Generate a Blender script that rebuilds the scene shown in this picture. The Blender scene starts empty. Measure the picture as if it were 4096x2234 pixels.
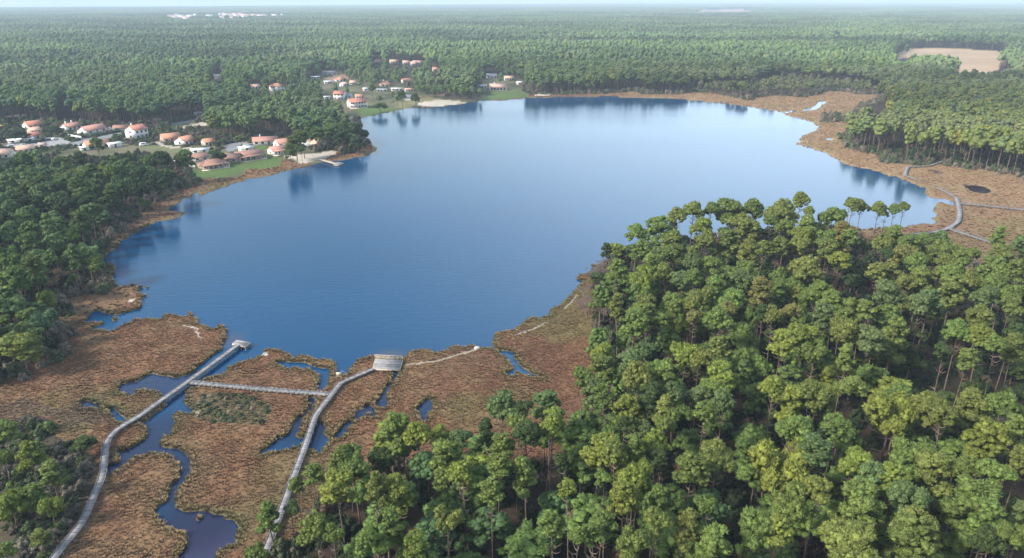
import bpy, math, random
import numpy as np
from mathutils import Vector
random.seed(7)
RS = np.random.RandomState(11)
R = math.radians
scene = bpy.context.scene
col = scene.collection
# ------------------------------------------------------------------ camera
H, FPX, HOR = 80.0, 2925.0, -2.0
PITCH = math.atan((1117 - HOR) / FPX)
cd = bpy.data.cameras.new('camera'); cam = bpy.data.objects.new('camera', cd); col.objects.link(cam)
cam.location = (0, 0, H); cam.rotation_euler = (math.pi / 2 - PITCH, 0, 0)
cd.sensor_fit = 'HORIZONTAL'; cd.sensor_width = 36; cd.lens = 36 * FPX / 4096
cd.clip_start = 1; cd.clip_end = 80000
scene.camera = cam
# ------------------------------------------------------------------ sky, sun, exposure
SUN_EL, SUN_AZ = R(36), R(-115)          # azimuth from +Y towards +X (sun on the left, a little behind the camera)
SKY_STRENGTH, SUN_STRENGTH, HAZE = 0.145, 3.8, 0.00015
w = bpy.data.worlds.new('World'); scene.world = w; w.use_nodes = True
nt = w.node_tree; bg = nt.nodes['Background']
sky = nt.nodes.new('ShaderNodeTexSky'); sky.sky_type = 'NISHITA'; sky.sun_disc = False
sky.sun_elevation = SUN_EL; sky.sun_rotation = SUN_AZ; sky.air_density = 1.4; sky.dust_density = 2.2; sky.ozone_density = 1.2
tc = nt.nodes.new('ShaderNodeTexCoord'); mp = nt.nodes.new('ShaderNodeMapping'); mp.inputs['Scale'].default_value = (1.2, 1.2, 4.5)
nz = nt.nodes.new('ShaderNodeTexNoise'); nz.inputs['Scale'].default_value = 1.6; nz.inputs['Detail'].default_value = 5
cr = nt.nodes.new('ShaderNodeValToRGB'); cr.color_ramp.elements[0].position = .36; cr.color_ramp.elements[1].position = .72
# a thin bright cloud bank over the far right shore (its reflection whitens that end of the lake)
dp = nt.nodes.new('ShaderNodeVectorMath'); dp.operation = 'DOT_PRODUCT'; dp.inputs[1].default_value = (math.sin(R(42)) * .97, math.cos(R(42)) * .97, .22)
mr = nt.nodes.new('ShaderNodeMapRange'); mr.interpolation_type = 'SMOOTHSTEP'; mr.inputs[1].default_value = .55; mr.inputs[2].default_value = 1.0; mr.inputs[3].default_value = 0; mr.inputs[4].default_value = 1.0
mx0 = nt.nodes.new('ShaderNodeMath'); mx0.operation = 'MULTIPLY_ADD'; mx0.inputs[1].default_value = .18
mix = nt.nodes.new('ShaderNodeMix'); mix.data_type = 'RGBA'; mix.clamp_factor = True
mix.inputs[7].default_value = (7.0, 8.8, 10.6, 1)
L = nt.links.new
L(tc.outputs['Generated'], mp.inputs[0]); L(mp.outputs[0], nz.inputs['Vector']); L(nz.outputs['Fac'], cr.inputs[0])
L(tc.outputs['Generated'], dp.inputs[0]); L(dp.outputs['Value'], mr.inputs[0])
L(cr.outputs[0], mx0.inputs[0]); L(mr.outputs[0], mx0.inputs[2]); L(mx0.outputs[0], mix.inputs[0])
L(sky.outputs[0], mix.inputs[6]); L(mix.outputs[2], bg.inputs[0]); bg.inputs[1].default_value = SKY_STRENGTH
sd_ = bpy.data.lights.new('sun', 'SUN'); sun = bpy.data.objects.new('sun', sd_); col.objects.link(sun)
sd_.energy = SUN_STRENGTH; sd_.angle = R(8.0); sd_.color = (1, .945, .86)
sv = Vector((math.sin(SUN_AZ) * math.cos(SUN_EL), math.cos(SUN_AZ) * math.cos(SUN_EL), math.sin(SUN_EL)))
sun.rotation_euler = sv.to_track_quat('Z', 'Y').to_euler()
vs = scene.view_settings; vs.view_transform = 'Standard'; vs.look = 'None'; vs.exposure = 0.78; vs.gamma = 1; vs.use_curve_mapping = False
scene.render.engine = 'CYCLES'; cy = scene.cycles
cy.use_denoising = True; cy.denoiser = 'OPENIMAGEDENOISE'; cy.max_bounces = 5; cy.diffuse_bounces = 2; cy.glossy_bounces = 2; cy.transmission_bounces = 2
cy.volume_bounces = 0; cy.transparent_max_bounces = 4; cy.sample_clamp_indirect = 4
# ------------------------------------------------------------------ geometry helpers
CP, SP = math.cos(PITCH), math.sin(PITCH)
def G(px, py, z=0.0):                      # photo pixel (4096 wide) -> point of the world at height z
    x = (px - 2048) / FPX; y = (1117 - py) / FPX
    t = (z - H) / (-SP + y * CP)
    return (x * t, (CP + y * SP) * t)
def SC(x, y, z):                           # world -> photo pixel, and depth
    dz = z - H
    d = y * CP - dz * SP; u = y * SP + dz * CP
    return 2048 + FPX * x / d, 1117 - FPX * u / d, d
CR = {'D': (0, 0, .62891), '1': (0, 400, 2.509), '2': (600, 0, 2.509), '3': (1000, 200, 2.1046), '4': (0, 1100, 2.509), '5': (0, 1660, 2.447),
      '6': (900, 1200, 2.509), 'R3': (1900, 900, 2.509), 'R6': (1300, 1660, 2.447), 'R7': (1900, 0, 2.1046), 'R1': (3000, 0, 2.341), 'R2': (3300, 560, 3.1935),
      'A': (2400, 760, 2.509), 'B': (3072, 900, 2.509), 'C': (1900, 1400, 2.509), 'Q': (2200, 1674, 2.509), 'E': (3072, 1560, 2.085), 'F': (980, 1500, 1.914), 'L': (0, 560, 2.195)}
def px(c, x, y):
    o = CR[c]; return o[0] + x / o[2], o[1] + y / o[2]
def P(c, s, z=0.0):
    v = [float(a) for a in s.replace(',', ' ').split()]
    return [G(*px(c, v[i], v[i + 1]), z) for i in range(0, len(v), 2)]
def vnoise(x, y, s, seed=0):
    x = np.asarray(x, float) / s; y = np.asarray(y, float) / s
    xi = np.floor(x).astype(np.int64); yi = np.floor(y).astype(np.int64); fx = x - xi; fy = y - yi
    fx = fx * fx * (3 - 2 * fx); fy = fy * fy * (3 - 2 * fy)
    def h(a, b):
        n = (a * 374761393 + b * 668265263 + seed * 974634777) & 0xffffffff
        n = ((n ^ (n >> 13)) * 1274126177) & 0xffffffff
        return ((n ^ (n >> 16)) & 0xffff) / 65535.0
    return (h(xi, yi) * (1 - fx) + h(xi + 1, yi) * fx) * (1 - fy) + (h(xi, yi + 1) * (1 - fx) + h(xi + 1, yi + 1) * fx) * fy
def fbm(x, y, s, o=4, seed=0):
    t = 0; a = .5; n = 0
    for i in range(o):
        t = t + a * vnoise(x, y, s / 2 ** i, seed + i * 7); n += a; a *= .5
    return t / n
def inside(poly, x, y):
    x = np.asarray(x, float); y = np.asarray(y, float); r = np.zeros(x.shape, bool); n = len(poly)
    for i in range(n):
        x0, y0 = poly[i]; x1, y1 = poly[(i + 1) % n]
        if y0 == y1: continue
        c = ((y0 > y) != (y1 > y)) & (x < (x1 - x0) * (y - y0) / (y1 - y0) + x0)
        r ^= c
    return r
def sdist(poly, x, y, closed=True):        # signed distance, negative inside
    p = np.array(poly); q = np.roll(p, -1, 0)
    if not closed: p, q = p[:-1], q[:-1]
    d = np.full(x.shape, 1e18)
    for (ax, ay), (bx, by) in zip(p, q):
        ex, ey = bx - ax, by - ay
        t = np.clip(((x - ax) * ex + (y - ay) * ey) / (ex * ex + ey * ey + 1e-9), 0, 1)
        d = np.minimum(d, (x - ax - t * ex) ** 2 + (y - ay - t * ey) ** 2)
    d = np.sqrt(d)
    return np.where(inside(poly, x, y), -d, d) if closed else d
# ------------------------------------------------------------------ outlines of the place
LAKE = P('4', '1155 0 1130 20 1160 80 1185 110 1260 115 1330 100 1400 92 1450 110 1450 130 1410 155 1440 185 1468 215 1440 260 1435 310 1400 345 1300 370 1200 405 1150 420 1100 415 1040 395 990 370 940 375 900 400 890 440 840 470 785 490 850 498 905 490 960 490 1030 480 1050 495 1000 520 920 540 1000 545 1060 540 1070 565 1130 560 1180 530 1240 510 1330 480 1340 445 1400 455 1480 445 1560 460 1630 455 1650 400 1700 395 1760 410 1830 425 1885 415 1900 385 1930 400 1945 430 1990 440 2010 480 2090 510 2130 555 2170 545 2200 510 2250 515 2275 570 2260 640 2225 690 2245 730 2280 745 2200 780 2110 850 2050 910 1985 925 1970 970 1900 1020 1760 1050 1700 1030 1580 1020 1500 1005 1440 1050 1380 1080 1300 1085 1270 1110 1210 1090 1195 1150 1190 1190 1250 1205 1300 1200 1290 1222 1340 1205 1350 1180 1410 1155 1440 1165 1500 1160 1590 1180 1625 1210 1625 1240 1650 1265 1680 1310 1640 1360 1560 1390')
LAKE += P('5', '1450 60 1350 70 1330 92 1400 110 1450 150 1465 200 1440 250 1370 290 1300 340 1220 370 1185 375 1180 440 1230 450 1180 480 1110 500 1070 510 1072 580 1110 570 1180 500 1240 460 1340 400 1390 390 1440 355 1500 360 1550 372 1600 360 1650 370 1690 400 1740 430 1760 480 1795 540 1770 600 1740 650 1700 690 1670 770 1660 830 1620 870 1560 900 1540 940 1510 970 1560 1010 1600 1060 1680 1100 1720 1130 1800 1140 1860 1190 1850 1250 1800 1310 1740 1405 1700 1500 2060 1500 2090 1340 2130 1290 2200 1290 2265 1250 2260 1180 2290 1110 2250 1060 2170 1050 2160 1000 2080 990 2020 955 1950 950 1850 960 1760 940 1700 910 1690 850 1710 790 1750 720 1800 670 1840 620 1850 540 1850 500 1820 430 1790 400 1740 360 1680 340 1600 345 1540 330 1530 290 1545 240 1600 215 1660 180 1660 140 1700 100 1700 50 1665 0')
LAKE += P('4', '1720 1395 1800 1385 1900 1390 1860 1330 1830 1290 1830 1240 1860 1190 1900 1150 1960 1125 2010 1090 2040 1060 2100 1020 2200 1010 2230 970 2290 920 2350 890 2400 880 2500 850')
LAKE += P('6', '0 690 60 650 150 620 280 600 350 560 380 520 430 490 520 505 600 520 640 550 700 600 740 560 800 560 880 570 960 600 1030 600 1060 595 1100 620 1140 640 1145 690 1130 760 1150 785 1190 760 1230 740 1230 690 1290 650 1330 600 1400 590 1480 570 1520 560 1530 590 1640 605 1780 600 1810 580 1830 530 1900 510 1980 500 2060 510 2100 530 2180 520 2250 490 2350 480 2430 480 2460 455 2510 470 2520 490')
LAKE += P('R3', '0 1240 100 1235 190 1240 165 1220 160 1190 180 1150 175 1110 230 1085 300 1060 360 1065 395 1070 400 1030 450 1010 520 960 570 930 640 930 740 920 760 860 830 820 890 780 950 720 975 680 1020 640 1070 600 1100 560 1040 550 1040 525 1120 500 1150 470 1180 420 1260 400 1380 340 1470 300')
LAKE += P('A', '300 640 420 600 560 560 700 540 900 500 1100 490 1300 470 1600 440 1800 400 1950 410 2100 420 2240 400 2330 385 2420 400 2560 410')
LAKE += P('R2', '640 1140 700 1140 860 1140 1060 1130 1100 1100 1260 1070 1350 1075 1420 1060 1400 1030 1370 995 1410 940 1410 880 1430 860 1425 800 1480 800 1560 820 1640 850 1680 830 1640 790 1560 770 1480 750 1380 740 1320 715 1290 680 1275 640 1290 610 1220 610 1150 590 1120 560 1050 540 1000 505 900 470 830 475 760 440 690 415 600 400 560 380 470 365 390 355 300 330 200 280 150 255 120 230 0 170')
LAKE += P('R1', '520 1380 450 1350 455 1310 490 1265 550 1250 600 1225 655 1210 620 1170 560 1140 480 1120 370 1090 330 1078 290 1050 200 1035 80 1020')
LAKE += P('R7', '2310 905 2180 885 1980 865 1800 845 1600 830 1300 825 1120 815 900 820 600 825 470 825 330 840 150 850 50 855')
LAKE += P('3', '1890 440 1830 450 1740 465 1600 480 1500 490 1400 490 1260 505 1150 530 1040 555 960 565 935 590 940 640 965 700 985 750 1000 780 1060 820 1050 850 980 890 880 915 790 930 600 950 480 985 310 1020 200 1050 110 1080')
LAKE += P('1', '2569 785 2480 790 2400 830 2310 850 2240 880 2150 895 2050 910 1950 950 1900 985 1830 1000 1790 1030 1720 1060 1700 1080 1720 1110 1800 1120 1850 1115 1855 1150 1800 1185 1700 1205 1600 1225 1500 1270 1400 1310 1330 1350 1280 1400')
LAKE += P('L', '1056 880 1010 960 960 1010 935 1050 960 1090 1020 1105 1035 1130 1010 1165 990 1200')
POOLS = [P('R1', '330 1045 500 1033 590 1008 640 960 750 952 700 962 650 1003 600 1032 500 1042 380 1050 335 1062'),
    P('6', '515 640 600 630 700 640 800 650 880 680 960 698 1020 710 1055 760 1030 820 1000 880 975 915 945 910 950 860 960 800 930 740 870 705 780 702 700 690 630 700 560 670'),
    P('6', '850 990 900 1000 910 1040 880 1080 870 1130 800 1170 770 1210 740 1270 735 1330 700 1350 740 1420 560 1420 640 1340 680 1260 750 1190 790 1150 850 1110 855 1050'),
    P('D', '700 1105 775 1105 760 1118 735 1128 700 1133 655 1147 690 1120'), P('D', '778 1072 800 1060 815 1078 806 1090 820 1110 800 1140 780 1120 770 1100'),
    P('6', '1575 960 1610 940 1615 1000 1610 1060 1580 1090 1540 1080 1530 1030'), P('6', '1340 1120 1390 1110 1380 1150 1390 1190 1330 1200 1320 1170'),
    P('6', '1410 1070 1440 1070 1480 1110 1500 1190 1450 1130'), P('6', '1930 1090 1980 1050 2040 1010 2070 1070 2060 1120 2020 1150 2020 1210 1980 1215 1960 1150'),
    P('6', '1120 1380 1180 1310 1210 1260 1280 1220 1215 1290 1200 1340 1150 1380'), P('6', '1650 700 1740 710 1720 780 1690 840 1640 900 1600 960 1585 950 1630 890 1660 850 1700 790 1690 730'),
    P('C', '220 0 260 20 330 30 375 45 370 75 410 110 430 150 470 190 560 240 640 270 705 303 640 295 540 260 470 238 400 215 385 165 350 130 315 110 310 65 280 40'),
    P('C', '335 235 365 230 370 260 345 262'),
    P('R2', '1800 590 1930 580 2040 600 2125 635 2105 698 2000 682 1900 665 1840 645'),
    P('R1', '810 1268 870 1248 900 1235 927 1255 880 1272'), P('R1', '725 1298 760 1298 755 1308 730 1308'),
    P('4', '825 1290 860 1275 930 1290 950 1310 1010 1330 1060 1340 1160 1335 1180 1390 1190 1440 1150 1440 1100 1400 1060 1360 1000 1345 940 1335 850 1330'),
    P('5', '1095 0 1180 10 1240 45 1200 90 1140 60')]
ISLES = [P('4', '1110 445 1150 430 1200 435 1205 460 1170 480 1115 480'), P('4', '1185 485 1215 455 1250 460 1250 480 1215 500'),
    P('4', '1465 130 1500 125 1500 150 1470 160'), P('1', '1980 935 2050 905 2145 895 2150 915 2080 945 2000 962'),
    P('5', '1900 1010 1975 985 1970 1040 1930 1070 1910 1050'), P('5', '2040 1020 2070 1000 2090 1050 2075 1095 2040 1080'), P('5', '2100 1070 2130 1045 2160 1070 2150 1110 2110 1110'),
    P('5', '1860 1110 1930 1080 1920 1130 1890 1140'), P('R3', '1088 430 1110 415 1140 435 1130 460 1100 455'), P('R3', '972 640 985 625 992 650 975 656')]
OPEN = P('D', '-400 1700 -400 1120') + P('4', '-60 1085 100 1040 200 1000 300 900 450 830 540 740 540 620 400 560 400 430 590 400 540 280 600 260 750 200 900 180 1000 150 1085 50')
OPEN += P('1', '1060 1405 1080 1330 1150 1260 1300 1180 1450 1060 1560 990 1680 930 1780 900 1880 870 1930 790')
OPEN += P('1', '1950 620 1900 540 1750 470 1300 425 1050 445 830 455 480 430 200 480 0 560 -400 620', 7.5)
OPEN += P('1', '-400 262 100 225 260 225 450 238 600 250 800 250 930 275 1100 268 1300 280 1500 290 1600 290 1680 230 2030 178 2060 230 1850 300 2050 340 2000 380 1880 400 2030 430 2400 440 2569 430')
OPEN += P('3', '30 715 240 735 330 730 400 800 600 850 740 830 830 870 900 810 960 790 975 740 955 640 930 590')
OPEN += P('3', '850 520 760 460 600 430 400 410 200 400 0 410', 13)
V2 = P('3', '-60 340 160 290 350 330 480 250 600 190 760 175 800 240 1060 250 1300 250 1400 330 1560 380 1900 400 1900 260 2080 210 2240 220 2330 270 2350 370')
OPEN += V2
OPEN += P('R7', '470 800 1080 790 1100 790 1350 765 1450 795 1700 795 1850 770 2100 800 2300 845')
OPEN += P('R1', '-20 920 200 895 480 912 620 878 700 858 850 852 1020 885 1250 885 1240 950 1100 990')
OPEN += P('R1', '1000 1010 870 1030 750 1040', 8) + P('R1', '750 1085 880 1125 980 1155 1010 1190 950 1250 900 1290 950 1350')
OPEN += P('R2', '330 100 560 160 760 200 850 300 1040 315 1250 300 1600 330 1850 370 2150 400 2300 440 2542 490 3300 640')
OPEN += P('B', '3300 200 2569 310 2330 300 2110 290 1900 240 1800 150 1500 140 1250 160 1100 110 900 60', 6)
OPEN += P('A', '2300 400 2100 420 1800 400 1500 440 1100 490 700 540 420 600 150 690', 0)
OPEN += P('R3', '1330 420 1290 520 1200 640') + P('R3', '1230 950 1230 1150 1200 1380', 5)
OPEN += P('C', '1200 60 1150 280 960 350 900 520 760 490 640 620 450 640 270 540 120 660 -60 860', 13)
OPEN += P('F', '1150 330 1050 420 900 540 680 640 520 660 400 900 300 960 180 1000 60 1500', 8) + P('D', '500 1900')
# other openings: fields far off; (polygon, colour key)
FIELD = [(P('R1', '1480 460 1720 452 2000 462 2410 492 2390 560 2340 600 2320 660 2150 700 1900 700 1910 640 1960 600 1930 540 1780 540 1650 520 1500 545 1350 560 1340 530'), 'field'),
    (P('R7', '1870 82 2000 86 2330 78 2340 96 2200 108 1990 104 1890 104'), 'pink'), (P('R7', '1090 362 1220 360 1235 378 1110 380'), 'pink'),
    (P('R1', '760 388 840 395 845 415 790 412'), 'pink'), (P('R1', '1150 480 1200 490 1190 515 1150 510'), 'pink'), (P('R1', '1360 238 1420 238 1420 250 1370 250'), 'pink'),
    (P('R1', '440 372 860 380 870 395 440 385'), 'pink'), (P('R1', '450 65 640 62 640 72 460 74'), 'pink'), (P('R1', '-20 90 240 92 240 104 -20 106'), 'pink'),
    (P('2', '175 165 300 150 450 160 440 200 300 205 180 190'), 'town'), (P('2', '690 150 900 140 1000 155 1180 155 1350 160 1280 178 990 190 720 200'), 'town'),
    (P('2', '655 765 720 772 715 795 665 795'), 'sand'), (P('1', '60 160 260 160 240 176 60 176'), 'town')]
PATCH = [(P('1', '1690 250 2030 182 2035 198 1715 265'), 'road'), (P('1', '1700 268 2035 203 2030 212 1740 275'), 'lawn'), (P('1', '1790 285 2060 215 2070 260 1850 312'), 'sand'),
    (P('1', '690 450 800 405 960 380 1130 345 1285 325 1295 342 1160 365 1140 405 1000 435 850 465 720 475'), 'road'),
    (P('1', '960 400 1140 380 1140 398 1010 425'), 'lawn'), (P('1', '0 470 130 440 380 440 470 410 600 400 700 430 690 460 470 480 150 500 0 520'), 'drive'),
    (P('1', '420 380 620 385 700 420 470 440'), 'drive'), (P('1', '2250 490 2310 425 2445 450 2385 500 2290 530'), 'road'), (P('1', '2330 420 2569 445 2569 480 2420 500 2440 450'), 'drive'),
    (P('1', '1380 440 1600 470 1900 500 2250 520 2300 560 1900 570 1700 520 1400 480'), 'garden'), (P('1', '1560 420 1700 470 1960 490 1960 500 1680 485 1540 435'), 'sand'),
    (P('1', '1930 700 2000 700 2080 712 2290 665 2220 600 2450 655 2569 600 2569 660 2400 740 2250 790 2080 800 1940 800'), 'lawn'),
    (P('3', '-30 940 60 880 130 865 280 920 260 980 120 1010 0 1010'), 'lawn'), (P('3', '10 820 140 800 150 860 60 850'), 'lawn'),
    (P('3', '270 905 330 880 450 885 540 880 640 862 740 835 745 850 720 885 640 912 600 922 480 958 420 965 380 930'), 'sand'),
    (P('3', '1400 460 1480 436 1640 420 1700 428 1810 447 1820 455 1720 464 1600 478 1500 484 1420 472'), 'sand'), (P('3', '1300 420 1370 405 1390 425 1320 438'), 'sand'),
    (P('3', '870 512 900 495 1040 488 1240 494 1260 505 1150 528 1040 552 960 564'), 'lawn'), (P('3', '1230 440 1400 425 1500 405 1640 410 1400 455 1360 490 1260 500'), 'grass2'),
    (P('3', '1970 430 2040 352 2250 350 2345 372 2345 400 2200 414 2100 420'), 'lawn'), (P('3', '1500 380 1640 380 1640 392 1500 395'), 'dirt'), (P('3', '700 220 800 200 830 250 700 265 620 250'), 'dirt'),
    (P('3', '1220 380 1400 375 1380 400 1240 415'), 'road'), (P('3', '2400 378 2520 380 2520 390 2410 388'), 'sand'),
    (P('4', '1290 178 1330 188 1390 190 1380 200 1330 195'), 'sand'), (P('4', '1275 278 1330 255 1360 245 1340 275 1310 298'), 'sand'),
    (P('4', '1790 512 1860 520 1990 545 1990 560 1920 545 1860 535'), 'sand'), (P('4', '1950 570 1980 580 2030 660 2025 675 1985 630'), 'sand'), (P('4', '560 548 650 543 680 548 570 558'), 'sand'),
    (P('6', '1760 668 1900 645 2130 620 2300 565 2430 530 2500 500 2540 492 2540 512 2450 545 2310 585 2130 635 1900 662 1760 684'), 'path'),
    (P('R3', '400 1105 560 1060 700 990 760 970 765 980 700 1005 570 1075 410 1120'), 'path'), (P('R3', '880 850 960 780 1010 700 1030 710 980 790 900 862'), 'path'),
    (P('R2', '1270 400 1420 395 1515 433 1420 450 1380 415'), 'mud'), (P('R2', '1725 572 1820 578 1840 600 1780 590'), 'mud'), (P('R2', '2100 695 2240 718 2240 724 2110 705'), 'mud'),
    (P('6', '360 530 440 540 440 570 370 575'), 'path')]
COLS = {'field': (.33, .235, .15), 'pink': (.30, .20, .15), 'town': (.34, .27, .22), 'sand': (.38, .335, .27), 'road': (.19, .195, .21), 'lawn': (.075, .115, .033), 'drive': (.27, .26, .255),
        'garden': (.12, .13, .055), 'grass2': (.16, .15, .07), 'dirt': (.22, .16, .11), 'path': (.24, .205, .165), 'mud': (.05, .035, .035)}
SCRUB = P('D', '-400 1700 -400 1080 0 1075 60 1050 110 1060 150 1110 235 1160 240 1220 205 1290 140 1405 100 1500')
HEATH = P('4', '-100 1600 -100 1330 300 1250 520 1350 850 1340 1100 1405 1150 1500')
GREENP = P('6', '-350 1080 -200 960 0 950 180 960 330 1010 480 1060 440 1200 360 1280 200 1260 -100 1250 -300 1200')
def water_sd(x, y):                        # negative in water
    d = sdist(LAKE, x, y)
    for p in POOLS: d = np.minimum(d, sdist(p, x, y))
    for p in ISLES: d = np.maximum(d, -sdist(p, x, y))
    return d
BIG_X, BIG_Y = (-330, 420), (60, 800)
def lake_sd(x, y):
    x = np.asarray(x, float); y = np.asarray(y, float)
    out = np.full(x.shape, 60.0)
    m = (x > -400) & (x < 560) & (y > 40) & (y < 900)
    xs, ys = x[m], y[m]
    r = np.hypot(xs, ys)
    s = np.clip(r / 250, .5, 3)
    d = water_sd(xs, ys) + ((fbm(xs, ys, 7, 3, 3) - .5) * 3.2 + (vnoise(xs, ys, 1.3, 5) - .5) * .9) * s * .8
    d = d - .35 * np.clip(1.6 - r / 200, 0, 1)
    out[m] = np.minimum(d, 60)
    return out
def marsh_col(x, y, sd):
    n1 = fbm(x, y, 34, 4, 21); n2 = fbm(x, y, 7, 3, 31); n3 = vnoise(x, y, 1.1, 41)
    rust = np.array([.188, .102, .055]); tan = np.array([.210, .148, .076]); olive = np.array([.135, .128, .052]); red = np.array([.145, .075, .046])
    a = np.clip((n1 - .42) * 5, 0, 1)[..., None]; b = np.clip((n2 - .45) * 4, 0, 1)[..., None]
    c = rust * (1 - a) + red * a; c = c * (1 - .45 * b) + tan * .45 * b
    e = np.clip(1.0 - (sd - .3) / (.4 + 2.6 * n1), 0, 1)[..., None]
    c = c * (1 - .8 * e) + (olive * (1 - b * .5) + tan * b * .5) * .8 * e
    g = np.clip((fbm(x, y, 22, 3, 51) - .58) * 6, 0, 1)[..., None] * .6
    c = c * (1 - g) + olive * g
    f = np.clip((np.hypot(x, y) - 260) / 150, 0, 1)[..., None] * np.clip((x - 60) / 60, 0, 1)[..., None]   # the drier, paler bog beyond the lake
    c = c * (1 - .6 * f) + np.array([.33, .225, .125]) * (.6 * f)
    w_ = np.clip(1.2 - sd / .5, 0, 1)[..., None] * (sd > 0)[..., None]; c = c * (1 - w_) + np.array([.055, .045, .032]) * w_
    return c * (.8 + .4 * n3)[..., None]
def ground_col(x, y, sd):
    op = inside(OPEN, x, y)
    n = fbm(x, y, 12, 4, 61); n3 = vnoise(x, y, 1.5, 62)
    fl = np.array([.028, .022, .014]) * (.7 + .8 * n)[..., None]
    red = np.clip((n - .5) * 6, 0, 1)[..., None] * .5
    fl = fl * (1 - red) + np.array([.06, .036, .026]) * red
    c = np.where(op[..., None], marsh_col(x, y, sd), fl)
    vil = op & inside(VILL, x, y)
    n5 = np.clip((fbm(x, y, 14, 3, 66) - .5) * 3 + .5, 0, 1)[..., None]; gc = np.array([.05, .065, .028]) * (1 - n5) + np.array([.16, .145, .085]) * n5
    c = np.where(vil[..., None], gc, c)
    sc = inside(SCRUB, x, y) & op; hc = inside(HEATH, x, y) & op; gp = inside(GREENP, x, y)
    c = np.where(sc[..., None], np.array([.075, .062, .04]) * (.6 + .9 * n)[..., None], c)
    c = np.where(hc[..., None], c * .5 + np.array([.09, .062, .05]) * .6, c)
    c = np.where(gp[..., None], c * .4 + np.array([.11, .115, .06]) * .6, c)
    tag = op.astype(int)
    for poly, k in FIELD + PATCH:
        m = inside(poly, x, y)
        nn = (.82 + .36 * fbm(x, y, 9 if k not in ('field', 'pink') else 40, 3, 71))[..., None]
        c = np.where(m[..., None], np.array(COLS[k]) * nn, c); tag = np.where(m, 2, tag)
    return c, tag
VILL = P('1', '-500 200 2600 150 2600 480') + P('3', '60 870 270 905 420 965 600 950 740 850 960 720 930 590 1260 505 1900 440 2345 400 2345 200 0 150') + P('1', '2569 640 2400 790 1950 800 1900 800 1900 560', 0) + P('1', '1750 500 0 590 -500 620', 10)
print('outlines', len(LAKE))
# ------------------------------------------------------------------ materials
MATS = {}
def newmat(name):
    m = bpy.data.materials.new(name); m.use_nodes = True; nt = m.node_tree
    return m, nt, nt.nodes['Principled BSDF'], nt.links.new
def plain(name, c, rough=.8, var=.25, scale=3.0, bump=0.0, spec=.3, island=0.0):
    if name in MATS: return MATS[name]
    m, nt, b, L = newmat(name)
    g = nt.nodes.new('ShaderNodeNewGeometry'); n = nt.nodes.new('ShaderNodeTexNoise'); n.inputs['Scale'].default_value = scale; n.inputs['Detail'].default_value = 5
    L(g.outputs['Position'], n.inputs['Vector'])
    r = nt.nodes.new('ShaderNodeMapRange'); r.inputs[1].default_value = .3; r.inputs[2].default_value = .7; r.inputs[3].default_value = 1 - var; r.inputs[4].default_value = 1 + var
    L(n.outputs['Fac'], r.inputs[0])
    v = nt.nodes.new('ShaderNodeVectorMath'); v.operation = 'SCALE'; v.inputs[0].default_value = c[:3]; mu = nt.nodes.new('ShaderNodeMath'); mu.operation = 'MULTIPLY'; ir = nt.nodes.new('ShaderNodeMapRange'); ir.inputs[3].default_value = 1 - island; ir.inputs[4].default_value = 1 + island; L(g.outputs['Random Per Island'], ir.inputs[0]); L(r.outputs[0], mu.inputs[0]); L(ir.outputs[0], mu.inputs[1]); L(mu.outputs[0], v.inputs['Scale']); L(v.outputs[0], b.inputs['Base Color'])
    b.inputs['Roughness'].default_value = rough; b.inputs['Specular IOR Level'].default_value = spec
    if bump:
        bn = nt.nodes.new('ShaderNodeBump'); bn.inputs['Strength'].default_value = bump; bn.inputs['Distance'].default_value = .1; L(n.outputs['Fac'], bn.inputs['Height']); L(bn.outputs[0], b.inputs['Normal'])
    MATS[name] = m; return m
def tintmat(name, attr_type, scale, lo, hi, transl=0.0, rnd=.25):
    m, nt, b, L = newmat(name)
    a = nt.nodes.new('ShaderNodeAttribute'); a.attribute_type = attr_type; a.attribute_name = 'tint'
    g = nt.nodes.new('ShaderNodeNewGeometry'); n = nt.nodes.new('ShaderNodeTexNoise'); n.inputs['Scale'].default_value = scale; n.inputs['Detail'].default_value = 4
    L(g.outputs['Position'], n.inputs['Vector'])
    r = nt.nodes.new('ShaderNodeMapRange'); r.inputs[1].default_value = .3; r.inputs[2].default_value = .7; r.inputs[3].default_value = lo; r.inputs[4].default_value = hi
    L(n.outputs['Fac'], r.inputs[0])
    ri = nt.nodes.new('ShaderNodeMapRange'); ri.inputs[3].default_value = 1 - rnd; ri.inputs[4].default_value = 1 + rnd; L(g.outputs['Random Per Island'], ri.inputs[0])
    mu = nt.nodes.new('ShaderNodeMath'); mu.operation = 'MULTIPLY'; L(r.outputs[0], mu.inputs[0]); L(ri.outputs[0], mu.inputs[1])
    v = nt.nodes.new('ShaderNodeVectorMath'); v.operation = 'SCALE'; L(a.outputs['Color'], v.inputs[0]); L(mu.outputs[0], v.inputs['Scale']); L(v.outputs[0], b.inputs['Base Color'])
    b.inputs['Roughness'].default_value = .75; b.inputs['Specular IOR Level'].default_value = .2
    if transl:
        t = nt.nodes.new('ShaderNodeBsdfTranslucent'); L(v.outputs[0], t.inputs[0]); mxs = nt.nodes.new('ShaderNodeMixShader'); mxs.inputs[0].default_value = transl
        L(b.outputs[0], mxs.inputs[1]); L(t.outputs[0], mxs.inputs[2]); L(mxs.outputs[0], nt.nodes['Material Output'].inputs[0])
    MATS[name] = m; return m
FOL = tintmat('pine_needles', 'INSTANCER', 1.3, .72, 1.3, .18)
REED = tintmat('reed_stems', 'INSTANCER', 1.6, .75, 1.25, .1, .12)
TWIG = plain('bare_twigs', (.17, .135, .115), .9, .3, 2)
BARK = plain('pine_bark', (.14, .10, .08), .9, .35, 1.5, .3)
DEAD = plain('dead_wood', (.24, .205, .18), .9, .2, 3)
WOODG = plain('weathered_wood', (.205, .198, .200), .8, .22, .8, island=.4)
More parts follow.
